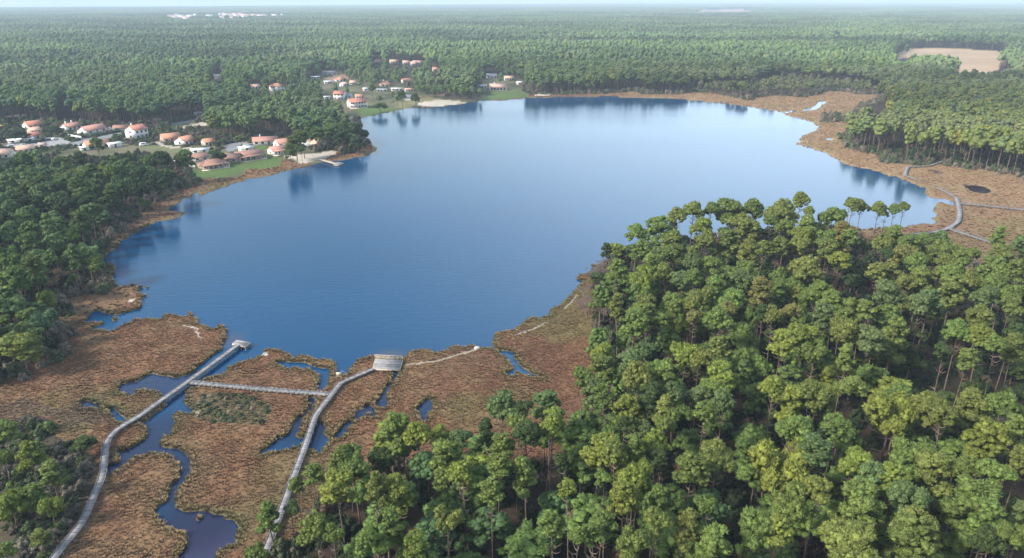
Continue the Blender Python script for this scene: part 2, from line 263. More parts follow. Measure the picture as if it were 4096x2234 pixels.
WOODE = plain('weathered_beam', (.22, .20, .19), .85, .25, 2)
WOODY = plain('new_wood', (.48, .40, .29), .8, .2, 2)
WHITE = plain('white_render', (.76, .75, .72), .8, .05, .4); CREAM = plain('cream_render', (.62, .54, .44), .85, .08, .4)
TIMB = plain('timber_boarding', (.42, .33, .26), .85, .15, 1.2)
GLASS = plain('window_glass', (.03, .035, .045), .12, .1, 1, 0, .5); SHUT = plain('window_shutter', (.13, .10, .09), .7, .1, 1)
ROOFS = {'red': plain('red_roof_tiles', (.38, .16, .11), .85, .22, 1.1, .3), 'orange': plain('orange_roof_tiles', (.40, .20, .13), .85, .22, 1.1, .3), 'pink': plain('pink_roof_tiles', (.37, .195, .15), .85, .2, 1.1, .3),
         'brown': plain('brown_roof_tiles', (.26, .145, .11), .85, .25, 1.1, .3), 'grey': plain('grey_roof_sheet', (.30, .31, .33), .7, .15, 1), 'white': plain('pale_flat_roof', (.66, .66, .66), .7, .08, 1),
         'dark': plain('dark_roof_tiles', (.12, .085, .08), .8, .2, 1.1, .2), 'pale': plain('bleached_roof_tiles', (.52, .33, .25), .85, .2, 1.1, .3)}
# ground: vertex colour of the soils and plants + fine relief
m, nt_, b, L = newmat('ground_cover'); GROUND = m
a = nt_.nodes.new('ShaderNodeAttribute'); a.attribute_name = 'col'; g = nt_.nodes.new('ShaderNodeNewGeometry')
n = nt_.nodes.new('ShaderNodeTexNoise'); n.inputs['Scale'].default_value = 1.4; n.inputs['Detail'].default_value = 6; L(g.outputs['Position'], n.inputs['Vector'])
r = nt_.nodes.new('ShaderNodeMapRange'); r.inputs[1].default_value = .3; r.inputs[2].default_value = .7; r.inputs[3].default_value = .72; r.inputs[4].default_value = 1.28; L(n.outputs['Fac'], r.inputs[0])
v = nt_.nodes.new('ShaderNodeVectorMath'); v.operation = 'SCALE'; L(a.outputs['Color'], v.inputs[0]); L(r.outputs[0], v.inputs['Scale']); L(v.outputs[0], b.inputs['Base Color'])
b.inputs['Roughness'].default_value = .95; b.inputs['Specular IOR Level'].default_value = .1
# water
m, nt_, b, L = newmat('lake_water'); WATER = m
g = nt_.nodes.new('ShaderNodeNewGeometry')
mp_ = nt_.nodes.new('ShaderNodeMapping'); mp_.inputs['Rotation'].default_value = (0, 0, R(-12)); mp_.inputs['Scale'].default_value = (.35, 1.0, 1); L(g.outputs['Position'], mp_.inputs[0])
n1 = nt_.nodes.new('ShaderNodeTexNoise'); n1.inputs['Scale'].default_value = .7; n1.inputs['Detail'].default_value = 5; n1.inputs['Roughness'].default_value = .6; L(mp_.outputs[0], n1.inputs['Vector'])
# calm water in the lee of the right-hand shore: waves die down there
n2 = nt_.nodes.new('ShaderNodeTexNoise'); n2.inputs['Scale'].default_value = .008; n2.inputs['Detail'].default_value = 3; L(mp_.outputs[0], n2.inputs['Vector'])
r2 = nt_.nodes.new('ShaderNodeMapRange'); r2.inputs[1].default_value = .3; r2.inputs[2].default_value = .65; r2.inputs[3].default_value = .35; r2.inputs[4].default_value = 1; L(n2.outputs['Fac'], r2.inputs[0])
sp = nt_.nodes.new('ShaderNodeSeparateXYZ'); L(g.outputs['Position'], sp.inputs[0])
rx = nt_.nodes.new('ShaderNodeMapRange'); rx.inputs[1].default_value = 60; rx.inputs[2].default_value = 210; rx.inputs[3].default_value = 1; rx.inputs[4].default_value = .18; rx.interpolation_type = 'SMOOTHSTEP'; L(sp.outputs['X'], rx.inputs[0])
mu = nt_.nodes.new('ShaderNodeMath'); mu.operation = 'MULTIPLY'; L(r2.outputs[0], mu.inputs[0]); L(rx.outputs[0], mu.inputs[1])
bm = nt_.nodes.new('ShaderNodeBump'); bm.inputs['Distance'].default_value = .09; L(mu.outputs[0], bm.inputs['Strength']); L(n1.outputs['Fac'], bm.inputs['Height']); L(bm.outputs[0], b.inputs['Normal'])
n3 = nt_.nodes.new('ShaderNodeTexNoise'); n3.inputs['Scale'].default_value = .02; n3.inputs['Detail'].default_value = 2; L(g.outputs['Position'], n3.inputs['Vector'])
last = None
cm = nt_.nodes.new('ShaderNodeMix'); cm.data_type = 'RGBA'; cm.inputs[6].default_value = (.000, .035, .092, 1); cm.inputs[7].default_value = (.000, .048, .125, 1); L(n3.outputs['Fac'], cm.inputs[0]); last = cm.outputs[2]
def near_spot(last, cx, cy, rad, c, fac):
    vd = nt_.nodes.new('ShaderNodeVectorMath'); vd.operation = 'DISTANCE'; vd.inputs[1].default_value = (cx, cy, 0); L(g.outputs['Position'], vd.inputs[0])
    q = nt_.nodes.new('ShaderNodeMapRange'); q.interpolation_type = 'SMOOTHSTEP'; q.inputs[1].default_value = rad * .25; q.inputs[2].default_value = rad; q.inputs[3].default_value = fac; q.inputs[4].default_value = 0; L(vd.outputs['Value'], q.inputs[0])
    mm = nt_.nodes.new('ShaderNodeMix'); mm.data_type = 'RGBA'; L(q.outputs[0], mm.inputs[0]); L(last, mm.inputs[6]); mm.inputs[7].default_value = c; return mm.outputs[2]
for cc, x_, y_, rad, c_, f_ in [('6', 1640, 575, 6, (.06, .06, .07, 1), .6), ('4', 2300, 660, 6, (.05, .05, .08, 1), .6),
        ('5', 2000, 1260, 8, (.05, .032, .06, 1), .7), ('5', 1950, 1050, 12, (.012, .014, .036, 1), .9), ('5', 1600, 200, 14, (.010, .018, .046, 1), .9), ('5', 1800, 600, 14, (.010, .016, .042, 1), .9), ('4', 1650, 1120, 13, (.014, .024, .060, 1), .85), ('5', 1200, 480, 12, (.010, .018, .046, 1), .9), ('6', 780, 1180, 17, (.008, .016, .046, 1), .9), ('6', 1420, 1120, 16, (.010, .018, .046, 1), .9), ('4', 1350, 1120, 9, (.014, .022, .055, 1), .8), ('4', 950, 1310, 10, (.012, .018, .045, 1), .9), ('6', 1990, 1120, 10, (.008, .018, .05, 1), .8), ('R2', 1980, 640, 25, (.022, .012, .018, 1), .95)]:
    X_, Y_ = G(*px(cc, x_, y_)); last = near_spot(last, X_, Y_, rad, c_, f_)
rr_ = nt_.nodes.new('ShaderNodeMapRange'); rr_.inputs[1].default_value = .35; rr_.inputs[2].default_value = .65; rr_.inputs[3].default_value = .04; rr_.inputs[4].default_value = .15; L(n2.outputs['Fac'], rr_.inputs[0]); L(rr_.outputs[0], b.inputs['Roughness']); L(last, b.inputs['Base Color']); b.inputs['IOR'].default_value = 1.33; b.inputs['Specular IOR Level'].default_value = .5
# ------------------------------------------------------------------ mesh building
def mkmesh(name, V, F, mats=(), fm=None, smooth=False):
    me = bpy.data.meshes.new(name)
    V = np.asarray(V, np.float32); F = np.asarray(F, np.int32); k = F.shape[1]
    me.vertices.add(len(V)); me.vertices.foreach_set('co', V.ravel()); me.loops.add(F.size); me.loops.foreach_set('vertex_index', F.ravel())
    me.polygons.add(len(F)); me.polygons.foreach_set('loop_start', np.arange(0, F.size, k, dtype=np.int32))
    try: me.polygons.foreach_set('loop_total', np.full(len(F), k, np.int32))
    except Exception: pass
    if fm is not None: me.polygons.foreach_set('material_index', np.asarray(fm, np.int32))
    if smooth: me.polygons.foreach_set('use_smooth', np.ones(len(F), bool))
    for m in mats: me.materials.append(m)
    me.update(calc_edges=True); me.validate(); return me
def ob(name, me, parent=None, loc=(0, 0, 0), **pr):
    o = bpy.data.objects.new(name, me); col.objects.link(o); o.location = loc
    if parent: o.parent = parent
    for k, v in pr.items(): o[k] = v
    return o
def tag(o, label, cat, group=None):
    o['label'] = label; o['category'] = cat
    if group: o['group'] = group
    return o
class MB:                                  # boxes / tubes / quads, all as quads
    def __init__(s): s.V = []; s.F = []; s.M = []
    def add(s, v, f, m=0):
        n = len(s.V); s.V += [tuple(p) for p in v]; s.F += [tuple(i + n for i in q) for q in f]; s.M += [m] * len(f)
    def hexa(s, p, m=0): s.add(p, [(3, 2, 1, 0), (4, 5, 6, 7), (0, 1, 5, 4), (1, 2, 6, 5), (2, 3, 7, 6), (3, 0, 4, 7)], m)
    def box(s, cx, cy, cz, sx, sy, sz, a=0, m=0):
        ca, sa = math.cos(a), math.sin(a)
        s.hexa([(cx + x * ca - y * sa, cy + x * sa + y * ca, cz + z) for z in (-sz / 2, sz / 2) for x, y in ((-sx / 2, -sy / 2), (sx / 2, -sy / 2), (sx / 2, sy / 2), (-sx / 2, sy / 2))], m)
    def tube(s, pts, rad, n=6, m=0, cap=True):
        base = len(s.V); P_ = [Vector(p) for p in pts]; N = len(P_)
        for i, p in enumerate(P_):
            d = (P_[min(i + 1, N - 1)] - P_[max(i - 1, 0)]).normalized(); u = d.cross(Vector((.37, .91, .13))).normalized(); w_ = d.cross(u)
            for k in range(n):
                t = 2 * math.pi * k / n; s.V.append(tuple(p + (u * math.cos(t) + w_ * math.sin(t)) * rad[i]))
        for i in range(N - 1):
            for k in range(n): s.F.append((base + i * n + k, base + i * n + (k + 1) % n, base + (i + 1) * n + (k + 1) % n, base + (i + 1) * n + k)); s.M.append(m)
    def mesh(s, name, mats, smooth=False): return mkmesh(name, s.V, s.F, mats, s.M, smooth)
# ------------------------------------------------------------------ ground sheet (polar, finer where the photo looks closer)
az = np.concatenate([np.linspace(-180, -48, 12)[:-1], np.arange(-48, 48.01, .14), np.linspace(48, 180, 12)[1:]])
dep = np.concatenate([[80, 70, 60, 54, 50, 47, 45], np.arange(44, 4, -.1), np.arange(4, .75, -.07), [.7, .6, .5, .42, .35, .28, .22, .17, .13]])
rr = H / np.tan(np.radians(dep)); RRr, AZ = np.meshgrid(rr, np.radians(az), indexing='ij')
GX = RRr * np.sin(AZ); GY = RRr * np.cos(AZ)
SDg = lake_sd(GX, GY); GC, GT = ground_col(GX, GY, SDg); GC = np.where((GT == 1)[..., None], GC * .82, GC)
relief = (fbm(GX, GY, 3.2, 3, 81) - .5) * .22 * np.clip(1 - RRr / 900, 0, 1)
land = .32 + relief * np.where(GT == 1, 1, .3) + np.where(GT == 0, .25, 0)
GZ = np.where(SDg > 0, np.minimum(SDg * .9, np.maximum(land, .12)), np.maximum(SDg * .6, -2.0))
GZ = np.where(SDg > 59, land, GZ)
nr, na = GX.shape
ii = (np.arange(nr - 1)[:, None] * na + np.arange(na - 1)[None, :]).ravel()
gm = mkmesh('ground', np.stack([GX, GY, GZ], -1).reshape(-1, 3), np.stack([ii, ii + 1, ii + na + 1, ii + na], -1), [GROUND], smooth=True)
ca = gm.attributes.new('col', 'FLOAT_COLOR', 'POINT'); ca.data.foreach_set('color', np.concatenate([GC, np.ones(GC.shape[:2] + (1,))], -1).astype(np.float32).ravel())
ob('ground', gm, kind='structure')
x0, x1, y0, y1 = -420, 620, 40, 950
ob('lake_water', mkmesh('lake_water', [(x0, y0, 0), (x1, y0, 0), (x1, y1, 0), (x0, y1, 0)], [(0, 1, 2, 3)], [WATER]), kind='structure')
# the far lagoon that closes the view on the left, and thin bright waters further off
SEA = plain('distant_water', (.16, .26, .40), .3, .1, .001)
def sheet(name, poly, z, m):
    me = bpy.data.meshes.new(name); me.from_pydata([(x, y, z) for x, y in poly], [], [list(range(len(poly)))]); me.materials.append(m); me.update(); return ob(name, me, kind='structure')
sheet('distant_lagoon', [(-14000, 7000), (-5200, 5900), (-3000, 7800), (-1500, 9600), (1500, 14000), (9000, 27000), (-14000, 29000)], 1.2, SEA)
print('ground', gm.vertices[0].co[:], len(gm.polygons))
# ------------------------------------------------------------------ foliage shapes
def ico(sub):
    t = (1 + 5 ** .5) / 2
    v = [(-1, t, 0), (1, t, 0), (-1, -t, 0), (1, -t, 0), (0, -1, t), (0, 1, t), (0, -1, -t), (0, 1, -t), (t, 0, -1), (t, 0, 1), (-t, 0, -1), (-t, 0, 1)]
    f = [(0, 11, 5), (0, 5, 1), (0, 1, 7), (0, 7, 10), (0, 10, 11), (1, 5, 9), (5, 11, 4), (11, 10, 2), (10, 7, 6), (7, 1, 8), (3, 9, 4), (3, 4, 2), (3, 2, 6), (3, 6, 8), (3, 8, 9), (4, 9, 5), (2, 4, 11), (6, 2, 10), (8, 6, 7), (9, 8, 1)]
    v = [np.array(p) / np.linalg.norm(p) for p in v]
    for _ in range(sub):
        c = {}; nf = []
        def mid(a, b):
            k = (min(a, b), max(a, b))
            if k not in c: q = v[a] + v[b]; v.append(q / np.linalg.norm(q)); c[k] = len(v) - 1
            return c[k]
        for a, b_, d in f:
            x, y, z = mid(a, b_), mid(b_, d), mid(d, a); nf += [(a, x, z), (b_, y, x), (d, z, y), (x, y, z)]
        f = nf
    return np.array(v), np.array(f)
ICO = [ico(0), ico(1), ico(2)]
def puffs(cent, rad, sub, rs, leaves=0, leaf=.3, jit=.22, squash=.8):
    V, F = [], []; n = 0; iv, fi = ICO[sub]
    for c, r_ in zip(cent, rad):
        if sub is not None:
            d = 1 + (rs.rand(len(iv)) - .5) * 2 * jit
            v = iv * d[:, None] * r_ * np.array([1, 1, squash]) + c; V.append(v); F.append(fi + n); n += len(v)
    V = np.concatenate(V); F = np.concatenate(F)
    if leaves:
        idx = rs.randint(0, len(cent), leaves * len(cent)); d = rs.normal(size=(len(idx), 3)); d[:, 2] = np.abs(d[:, 2]) * .8 + d[:, 2] * .4
        d /= np.linalg.norm(d, axis=1)[:, None]; p = cent[idx] + d * rad[idx][:, None] * (.85 + .3 * rs.rand(len(idx)))[:, None]
        t1 = np.cross(d, rs.normal(size=d.shape)); t1 /= np.linalg.norm(t1, axis=1)[:, None]; up = d * .9 + rs.normal(size=d.shape) * .35
        s_ = leaf * (.6 + .8 * rs.rand(len(idx)))[:, None]
        q = np.stack([p - t1 * s_ * .5, p + t1 * s_ * .5, p + up * s_], 1).reshape(-1, 3)
        F = np.concatenate([F, np.arange(len(q)).reshape(-1, 3) + len(V)]); V = np.concatenate([V, q])
    return V, F
def crown_pts(kind, W, Hc, n, rs):
    """puff centres of a crown whose base is at z=0; W width, Hc height: a handful of lobes, each a small dome of puffs, with gaps between them"""
    L_ = []; m = {'umbrella': 9, 'dome': 12, 'tall': 12, 'ragged': 8}[kind]; ph = rs.uniform(0, 6.28)
    for k in range(m):
        a_ = ph + k * 2.4 + rs.uniform(-.35, .35); u = math.sqrt((k + .5) / m)
        if kind == 'umbrella': r0 = u * .34; z = .72 - .42 * u * u + rs.uniform(-.16, .12); lr = rs.uniform(.13, .22)
        elif kind == 'dome': z = (k + .5) / m; r0 = .34 * math.sqrt(max(0, 1 - z ** 2.2)) * rs.uniform(.75, 1.1); z = z * .86 + .02; lr = rs.uniform(.13, .22)
        elif kind == 'tall': z = (k + .5) / m; r0 = .33 * math.sqrt(max(0, 1 - z ** 1.7)) * rs.uniform(.6, 1.15); z = z * .9; lr = rs.uniform(.12, .2)
        else: r0 = u * .40 * rs.uniform(.7, 1.1); z = rs.uniform(.12, .9) * (1 - .35 * u); lr = rs.uniform(.10, .2)
        L_.append((math.cos(a_) * r0 * W, math.sin(a_) * r0 * W, z * Hc, lr * W))
    L_ = np.array(L_); wgt = L_[:, 3] ** 2; idx = rs.choice(m, n, p=wgt / wgt.sum()); d = rs.normal(size=(n, 3)); d /= np.linalg.norm(d, axis=1)[:, None]
    up = rs.rand(n) < .72; d[up, 2] = np.abs(d[up, 2])
    return L_[idx, :3] + d * L_[idx, 3:4] * np.array([1, 1, .72])
KINDS = ['umbrella', 'umbrella', 'dome', 'dome', 'tall', 'ragged', 'umbrella', 'dome', 'ragged', 'tall']
CW, CH = 9.0, 8.0
def crown_mesh(i, lod):
    rs = np.random.RandomState(100 + i); k = KINDS[i % len(KINDS)]; hc = CH * (1.3 if k == 'tall' else 1.08 if k == 'dome' else .9)
    wc = CW * (.8 if k == 'tall' else 1)
    n, sub, lv, leaf = [(260, 1, 30, .28), (60, 1, 10, .45), (9, 1, 0, 1), (130, 1, 16, .34)][lod]
    c = crown_pts(k, wc, hc, n, rs); r_ = rs.uniform(.5, 1.0, n) * [.7, 1.25, 2.5, .95][lod]
    V, F = puffs(c, r_, sub, rs, lv, leaf, [.3, .3, .2, .3][lod])
    if lod in (1, 2): 
        core = np.array([[0, 0, hc * .4]]); V2_, F2_ = puffs(core, np.array([wc * .33]), 1, rs, 0, 0, .1, .6); F = np.concatenate([F, F2_ + len(V)]); V = np.concatenate([V, V2_])
    lo, hi = V.min(0), V.max(0); e = max(hi[0] - lo[0], hi[1] - lo[1]); V = (V - [(lo[0] + hi[0]) / 2, (lo[1] + hi[1]) / 2, lo[2]]) * [wc / e, wc / e, hc / (hi[2] - lo[2])]
    return V, F, hc
def trunk_mb(rs, h, hc, lod, m=0, dead=True):
    mb = MB(); bx, by = rs.uniform(-.6, .6, 2)
    pts = [(bx * t * t, by * t * (1 - t) * 2, t * (h + hc * .55)) for t in np.linspace(0, 1, 6)]; r0 = .26
    mb.tube(pts, [r0 * (1 - .75 * t) for t in np.linspace(0, 1, 6)], [7, 4, 3][min(lod, 2)], m)
    if lod < 2:
        for k in range([11, 4][lod]):       # limbs into the crown
            t = rs.uniform(.70, .88); z = t * (h + hc * .55); a_ = rs.uniform(0, 6.28); l_ = rs.uniform(1.4, 2.9)
            p0 = Vector((bx * t * t, by * t * (1 - t) * 2, z)); p2 = p0 + Vector((math.cos(a_) * l_, math.sin(a_) * l_, rs.uniform(.3, 1.1))); pm = (p0 + p2) / 2 + Vector((0, 0, -.3))
            mb.tube([p0, pm, p2], [.1, .07, .03], [5, 3][lod], m)
    if lod == 0 and dead:
        for k in range(rs.choice([0, 2, 5])):                  # bare dead branches below the crown
            z = h * rs.uniform(.62, .98); a_ = rs.uniform(0, 6.28); l_ = rs.uniform(1.0, 2.8); t = z / (h + hc * .55)
            p0 = Vector((bx * t * t, by * t * (1 - t) * 2, z)); mb.tube([p0, p0 + Vector((math.cos(a_) * l_ * .5, math.sin(a_) * l_ * .5, .1)), p0 + Vector((math.cos(a_) * l_, math.sin(a_) * l_, rs.uniform(-.2, .8)))], [.06, .045, .015], 4, m + 1)
    return mb
def q2t(mb):
    F = []; M = []
    for f, m in zip(mb.F, mb.M): F += [(f[0], f[1], f[2]), (f[0], f[2], f[3])]; M += [m, m]
    return np.array(mb.V), np.array(F), M
NV = 10
NEAR = []
for i in range(NV):                        # near kinds: crown and trunk kept apart, crown base at 11 m when scale is 1
    V, F, hc = crown_mesh(i, 0); NEAR.append((mkmesh('pine_crown_mesh', V, F, [FOL]), hc, trunk_mb(np.random.RandomState(i), 11.5, hc, 0).mesh('pine_trunk_mesh', [BARK, DEAD], True)))
def tree_proto(i, lod, h):
    V, F, hc = crown_mesh(i, lod); tv, tf, tm = q2t(trunk_mb(np.random.RandomState(i), h, hc, min(lod, 2) if lod < 3 else 1, 1, False)); V = V + np.array([0, 0, h])
    return mkmesh('tree_%d' % i, np.concatenate([V, tv]), np.concatenate([F, tf + len(V)]), [FOL, BARK, DEAD], [0] * len(F) + tm)
def proto_col(name, meshes):
    c = bpy.data.collections.new(name)
    for k, me in enumerate(meshes): c.objects.link(bpy.data.objects.new('%s_%02d' % (name, k), me))
    return c
PC_MID = proto_col('mid_pine', [tree_proto(i, 1, 8.0) for i in range(8)])
PC_FILL = proto_col('fill_pine', [tree_proto(i, 3, 8.0) for i in range(8)])
PC_FAR = proto_col('far_pine', [tree_proto(i, 2, 8.5) for i in range(6)])
def patch_mesh(seed):
    rs = np.random.RandomState(seed); n = 26; c = np.stack([rs.uniform(-20, 20, n), rs.uniform(-20, 20, n), rs.uniform(13, 17.5, n)], 1); return puffs(c, rs.uniform(3.4, 5.4, n), 0, rs, 0, 0, .2, .75)
PC_PATCH = proto_col('patch', [mkmesh('patch', *patch_mesh(s), [FOL]) for s in range(4)])
def bush_mesh(seed, tw=False):
    rs = np.random.RandomState(seed); n = 24; d = rs.normal(size=(n, 3)); d /= np.linalg.norm(d, axis=1)[:, None]; d[:, 2] = abs(d[:, 2])
    c = d * np.array([.75, .75, .8]) * rs.uniform(.6, 1.1, (n, 1)); V, F = puffs(c, rs.uniform(.18, .34, n), 1, rs, 22, .12, .3); return V, F
PC_BUSH = proto_col('bush', [mkmesh('bush', *bush_mesh(s), [FOL]) for s in range(5)])
def tuft_mesh(seed):
    rs = np.random.RandomState(seed); n = 34; V = []; F = []
    for k in range(n):
        a_, rr_ = rs.uniform(0, 6.28), abs(rs.normal()) * .22; bx, by = rr_ * math.cos(a_), rr_ * math.sin(a_); l_ = rs.uniform(.45, 1.0); t = rs.uniform(.15, .55); w_ = rs.uniform(.06, .14)
        ox, oy = math.cos(a_) * t, math.sin(a_) * t; px_, py_ = -math.sin(a_ + rs.normal() * .5) * w_, math.cos(a_ + rs.normal() * .5) * w_
        i0 = len(V); V += [(bx - px_, by - py_, 0), (bx + px_, by + py_, 0), (bx + ox * .45 + px_, by + oy * .45 + py_, l_ * .7), (bx + ox * .45 - px_, by + oy * .45 - py_, l_ * .7), (bx + ox, by + oy, l_)]
        F += [(i0, i0 + 1, i0 + 2), (i0, i0 + 2, i0 + 3), (i0 + 3, i0 + 2, i0 + 4)]
    return V, F
PC_TUFT = proto_col('tuft', [mkmesh('tuft', *tuft_mesh(s), [REED]) for s in range(6)])
def bare_mesh(seed, h=9.0):
    rs = random.Random(seed); mb = MB()
    def br(p, d, l, r_, k):
        q = p + d * l; mb.tube([p, (p + q) / 2 + Vector((rs.uniform(-1, 1), rs.uniform(-1, 1), 0)) * l * .06, q], [r_, r_ * .85, r_ * .6], 4 if k < 2 else 3)
        if k < 5:
            for _ in range(3 if k else 4):
                nd = (d + Vector((rs.uniform(-1, 1), rs.uniform(-1, 1), rs.uniform(-.3, .7))) * .75).normalized(); br(q, nd, l * rs.uniform(.55, .78), max(r_ * .55, .03), k + 1)
    br(Vector((0, 0, 0)), Vector((0, 0, 1)), h * .3, .2, 0); return mb
BARE = [bare_mesh(s).mesh('bare_branches', [TWIG]) for s in range(2)]
PC_BARE = proto_col('bare', BARE)
# ------------------------------------------------------------------ instancing through geometry nodes (only for masses nobody could count)
def scatter(name, pc, x, y, z, scl, rot, idx, tint, label, cat):
    me = bpy.data.meshes.new(name); n = len(x); me.vertices.add(n); me.vertices.foreach_set('co', np.stack([x, y, z], -1).astype(np.float32).ravel())
    def at(nm, ty, key, arr):
        a_ = me.attributes.new(nm, ty, 'POINT'); a_.data.foreach_set(key, np.asarray(arr).ravel())
    at('scl', 'FLOAT_VECTOR', 'vector', scl.astype(np.float32)); at('rot', 'FLOAT', 'value', rot.astype(np.float32)); at('idx', 'INT', 'value', idx.astype(np.int32))
    at('tint', 'FLOAT_COLOR', 'color', np.concatenate([tint, np.ones((n, 1))], 1).astype(np.float32)); me.update()
    o = ob(name, me, kind='stuff'); o['label'] = label; o['category'] = cat
    ng = bpy.data.node_groups.new(name, 'GeometryNodeTree'); ng.interface.new_socket('Geometry', in_out='INPUT', socket_type='NodeSocketGeometry'); ng.interface.new_socket('Geometry', in_out='OUTPUT', socket_type='NodeSocketGeometry')
    N = ng.nodes.new; gi, go = N('NodeGroupInput'), N('NodeGroupOutput'); ip = N('GeometryNodeInstanceOnPoints'); ci = N('GeometryNodeCollectionInfo')
    ci.inputs['Collection'].default_value = pc; ci.inputs['Separate Children'].default_value = True; ci.inputs['Reset Children'].default_value = True
    def na_(nm, ty): q = N('GeometryNodeInputNamedAttribute'); q.data_type = ty; q.inputs['Name'].default_value = nm; return q.outputs['Attribute']
    cx = N('ShaderNodeCombineXYZ'); l = ng.links.new; l(na_('rot', 'FLOAT'), cx.inputs['Z'])
    ip.inputs['Pick Instance'].default_value = True
    l(gi.outputs[0], ip.inputs['Points']); l(ci.outputs[0], ip.inputs['Instance']); l(na_('idx', 'INT'), ip.inputs['Instance Index'])
    try: rc = N('FunctionNodeEulerToRotation'); l(cx.outputs[0], rc.inputs[0]); l(rc.outputs[0], ip.inputs['Rotation'])
    except Exception: l(cx.outputs[0], ip.inputs['Rotation'])
    l(na_('scl', 'FLOAT_VECTOR'), ip.inputs['Scale']); l(ip.outputs[0], go.inputs[0])
    md = o.modifiers.new('instances', 'NODES'); md.node_group = ng; return o
def jgrid(xa, xb, ya, yb, s, j=.42):
    X, Y = np.meshgrid(np.arange(float(xa), xb, s), np.arange(float(ya), yb, s)); Y[:, ::2] += s / 2
    return (X + RS.uniform(-j, j, X.shape) * s).ravel(), (Y + RS.uniform(-j, j, X.shape) * s).ravel()
def inview(x, y, m=5.0, far=1e9, near=0):
    a_ = np.degrees(np.arctan2(x, y)); r_ = np.hypot(x, y); return (np.abs(a_) < 37.5 + m) & (r_ < far) & (r_ > near)
